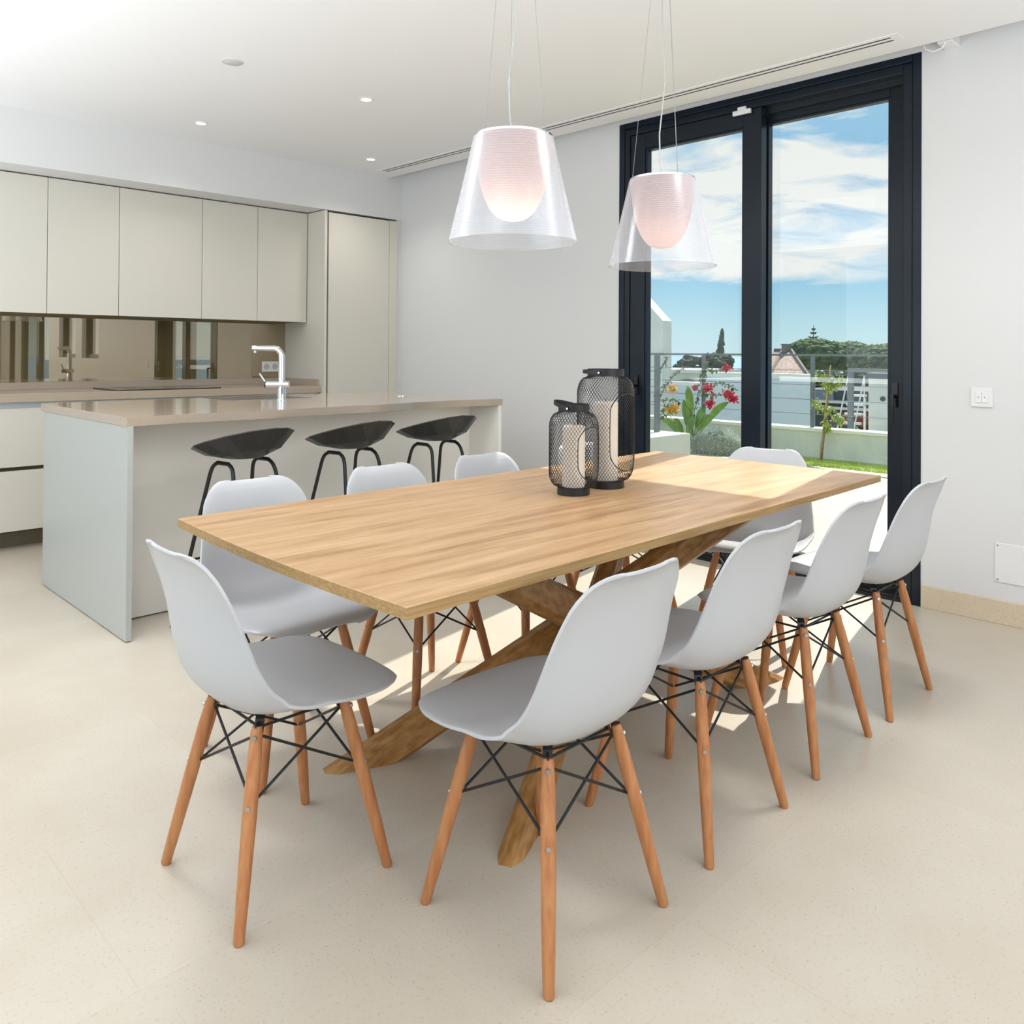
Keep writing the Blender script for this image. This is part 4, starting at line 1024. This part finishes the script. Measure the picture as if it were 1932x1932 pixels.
m.build('foliage', pined, t, world=True); MB().tube([(c2.x, c2.y, gz(c2.x)), (c2.x, c2.y, 0)], .2, 8).build('trunk', bark, t, world=True)
c3 = polar(25.07, 0, 150); t = thing('norfolk_pine', 'distant pine with tiered branches rising above the umbrella pines', 'tree', (c3.x, c3.y, gz(c3.x)))
MB().tube([(c3.x, c3.y, gz(c3.x)), (c3.x, c3.y, 6.3)], [.3, .05], 6).build('trunk', bark, t, world=True)
m = MB()
for z, w in ((5.6, .32), (4.95, .55), (4.2, .85), (3.3, 1.1), (2.4, 1.3)):
    for k in range(9):
        a = 2*PI*k/9; m.tube([(c3.x, c3.y, z-.1), (c3.x+w*.6*math.cos(a), c3.y+w*.6*math.sin(a), z-.05), (c3.x+w*math.cos(a), c3.y+w*math.sin(a), z+.18)], [.10, .13, .05], 5)
m.build('branches', pined, t, world=True)
c4 = polar(23.4, 0, 92)
clump('hedge', 'dark undergrowth below the umbrella pines', 'hedge', pined, [(c4.x-2, c4.x+2, c4.y-7, c4.y+5, -7.0, -.9)], 620, .5, 1.0, 12, (c4.x, c4.y, gz(c4.x)))
t = thing('grey_house', 'grey house with white balcony bands seen between railing post and stairs', 'building', (50, 21.4, gz(50)))
MB().box(49, 56, 17.5, 24.0, gz(56)-.1, -.95).build('walls', mat('dark_house_grey', (74, 80, 88), .8), t, world=True)  # walls in one even dark grey
for z in (-1.72, -2.10): MB().box(48.6, 48.98, 17.5, 23.9, z, z+.16).build('balcony_band', whitecop, t, world=True)
MB().box(48.88, 48.985, 21.6, 23.2, -1.55, -1.0).build('window', mat('house_window', (128, 140, 156), .3), t, world=True)
MB().box(48.4, 48.99, 19.4, 20.8, -3.0, -2.2).build('awning', mat('awning_red', (150, 70, 54), .8), t, world=True)
clump('garden_shrubs', 'green garden shrubs below the railing beyond the low wall', 'shrubs', shrubg, [(17, 22, 7.0, 9.4, -3.6, -.75), (18, 22, 7.3, 9.3, -3.0, -.9), (16.8, 18.5, 6.5, 7.2, -3.4, -1.35)], 380, .16, .36, 15, (19, 8, gz(19)))
t = thing('white_annex', 'white annex building with a slatted roof edge beside the outdoor stairs', 'building', (15.8, 5, gz(15.5)))
MB().box(15, 18, 2.6, 5.98, gz(18)-.1, .78).build('walls', extwhite, t, world=True)
MB().box(14.9, 18.1, 2.5, 5.985, .781, .88).build('roof_edge', railm, t, world=True)
MB().tube([(14.985, 5.72, .42), (14.97, 5.72, .42)], .045, 16).build('vent', mat('vent_dark', (50, 52, 52), .6), t, world=True)
MB().box(14.97, 14.995, 5.12, 5.22, -.9, .55).build('window_slit', mat('slit_green', (70, 84, 60), .5), t, world=True)
t = thing('outdoor_stairs', 'white outdoor staircase with handrails beside the annex', 'stairs', (14.6, 6.1, -2.6))
for i in range(14):
    z = -1.7+i*.165; x = 13.9+i*.075
    MB().box(x, x+.11, 6.0, 6.30, z, z+.04).build('step', whitecop, t, world=True)
for y in (6.015, 6.31):
    MB().tube([(13.88, y, -1.7), (13.88, y, -1.3), (14.9, y, .82), (14.9, y, .42)], .014, 6).build('handrail', whitecop, t, world=True)
MB().box(14.9, 14.94, 6.0, 6.03, gz(15)-.1, .42).build('support', whitecop, t, world=True)
t = thing('steel_gate_frame', 'grey steel post and beam standing behind the low wall by the stairs', 'frame', (11, 4.4, gz(11)))
MB().box(10.96, 11.02, 4.585, 4.65, gz(11)-.1, 1.02).build('post', railm, t, world=True)
MB().box(10.96, 11.02, 1.5, 4.584, .97, 1.02).build('beam', railm, t, world=True)
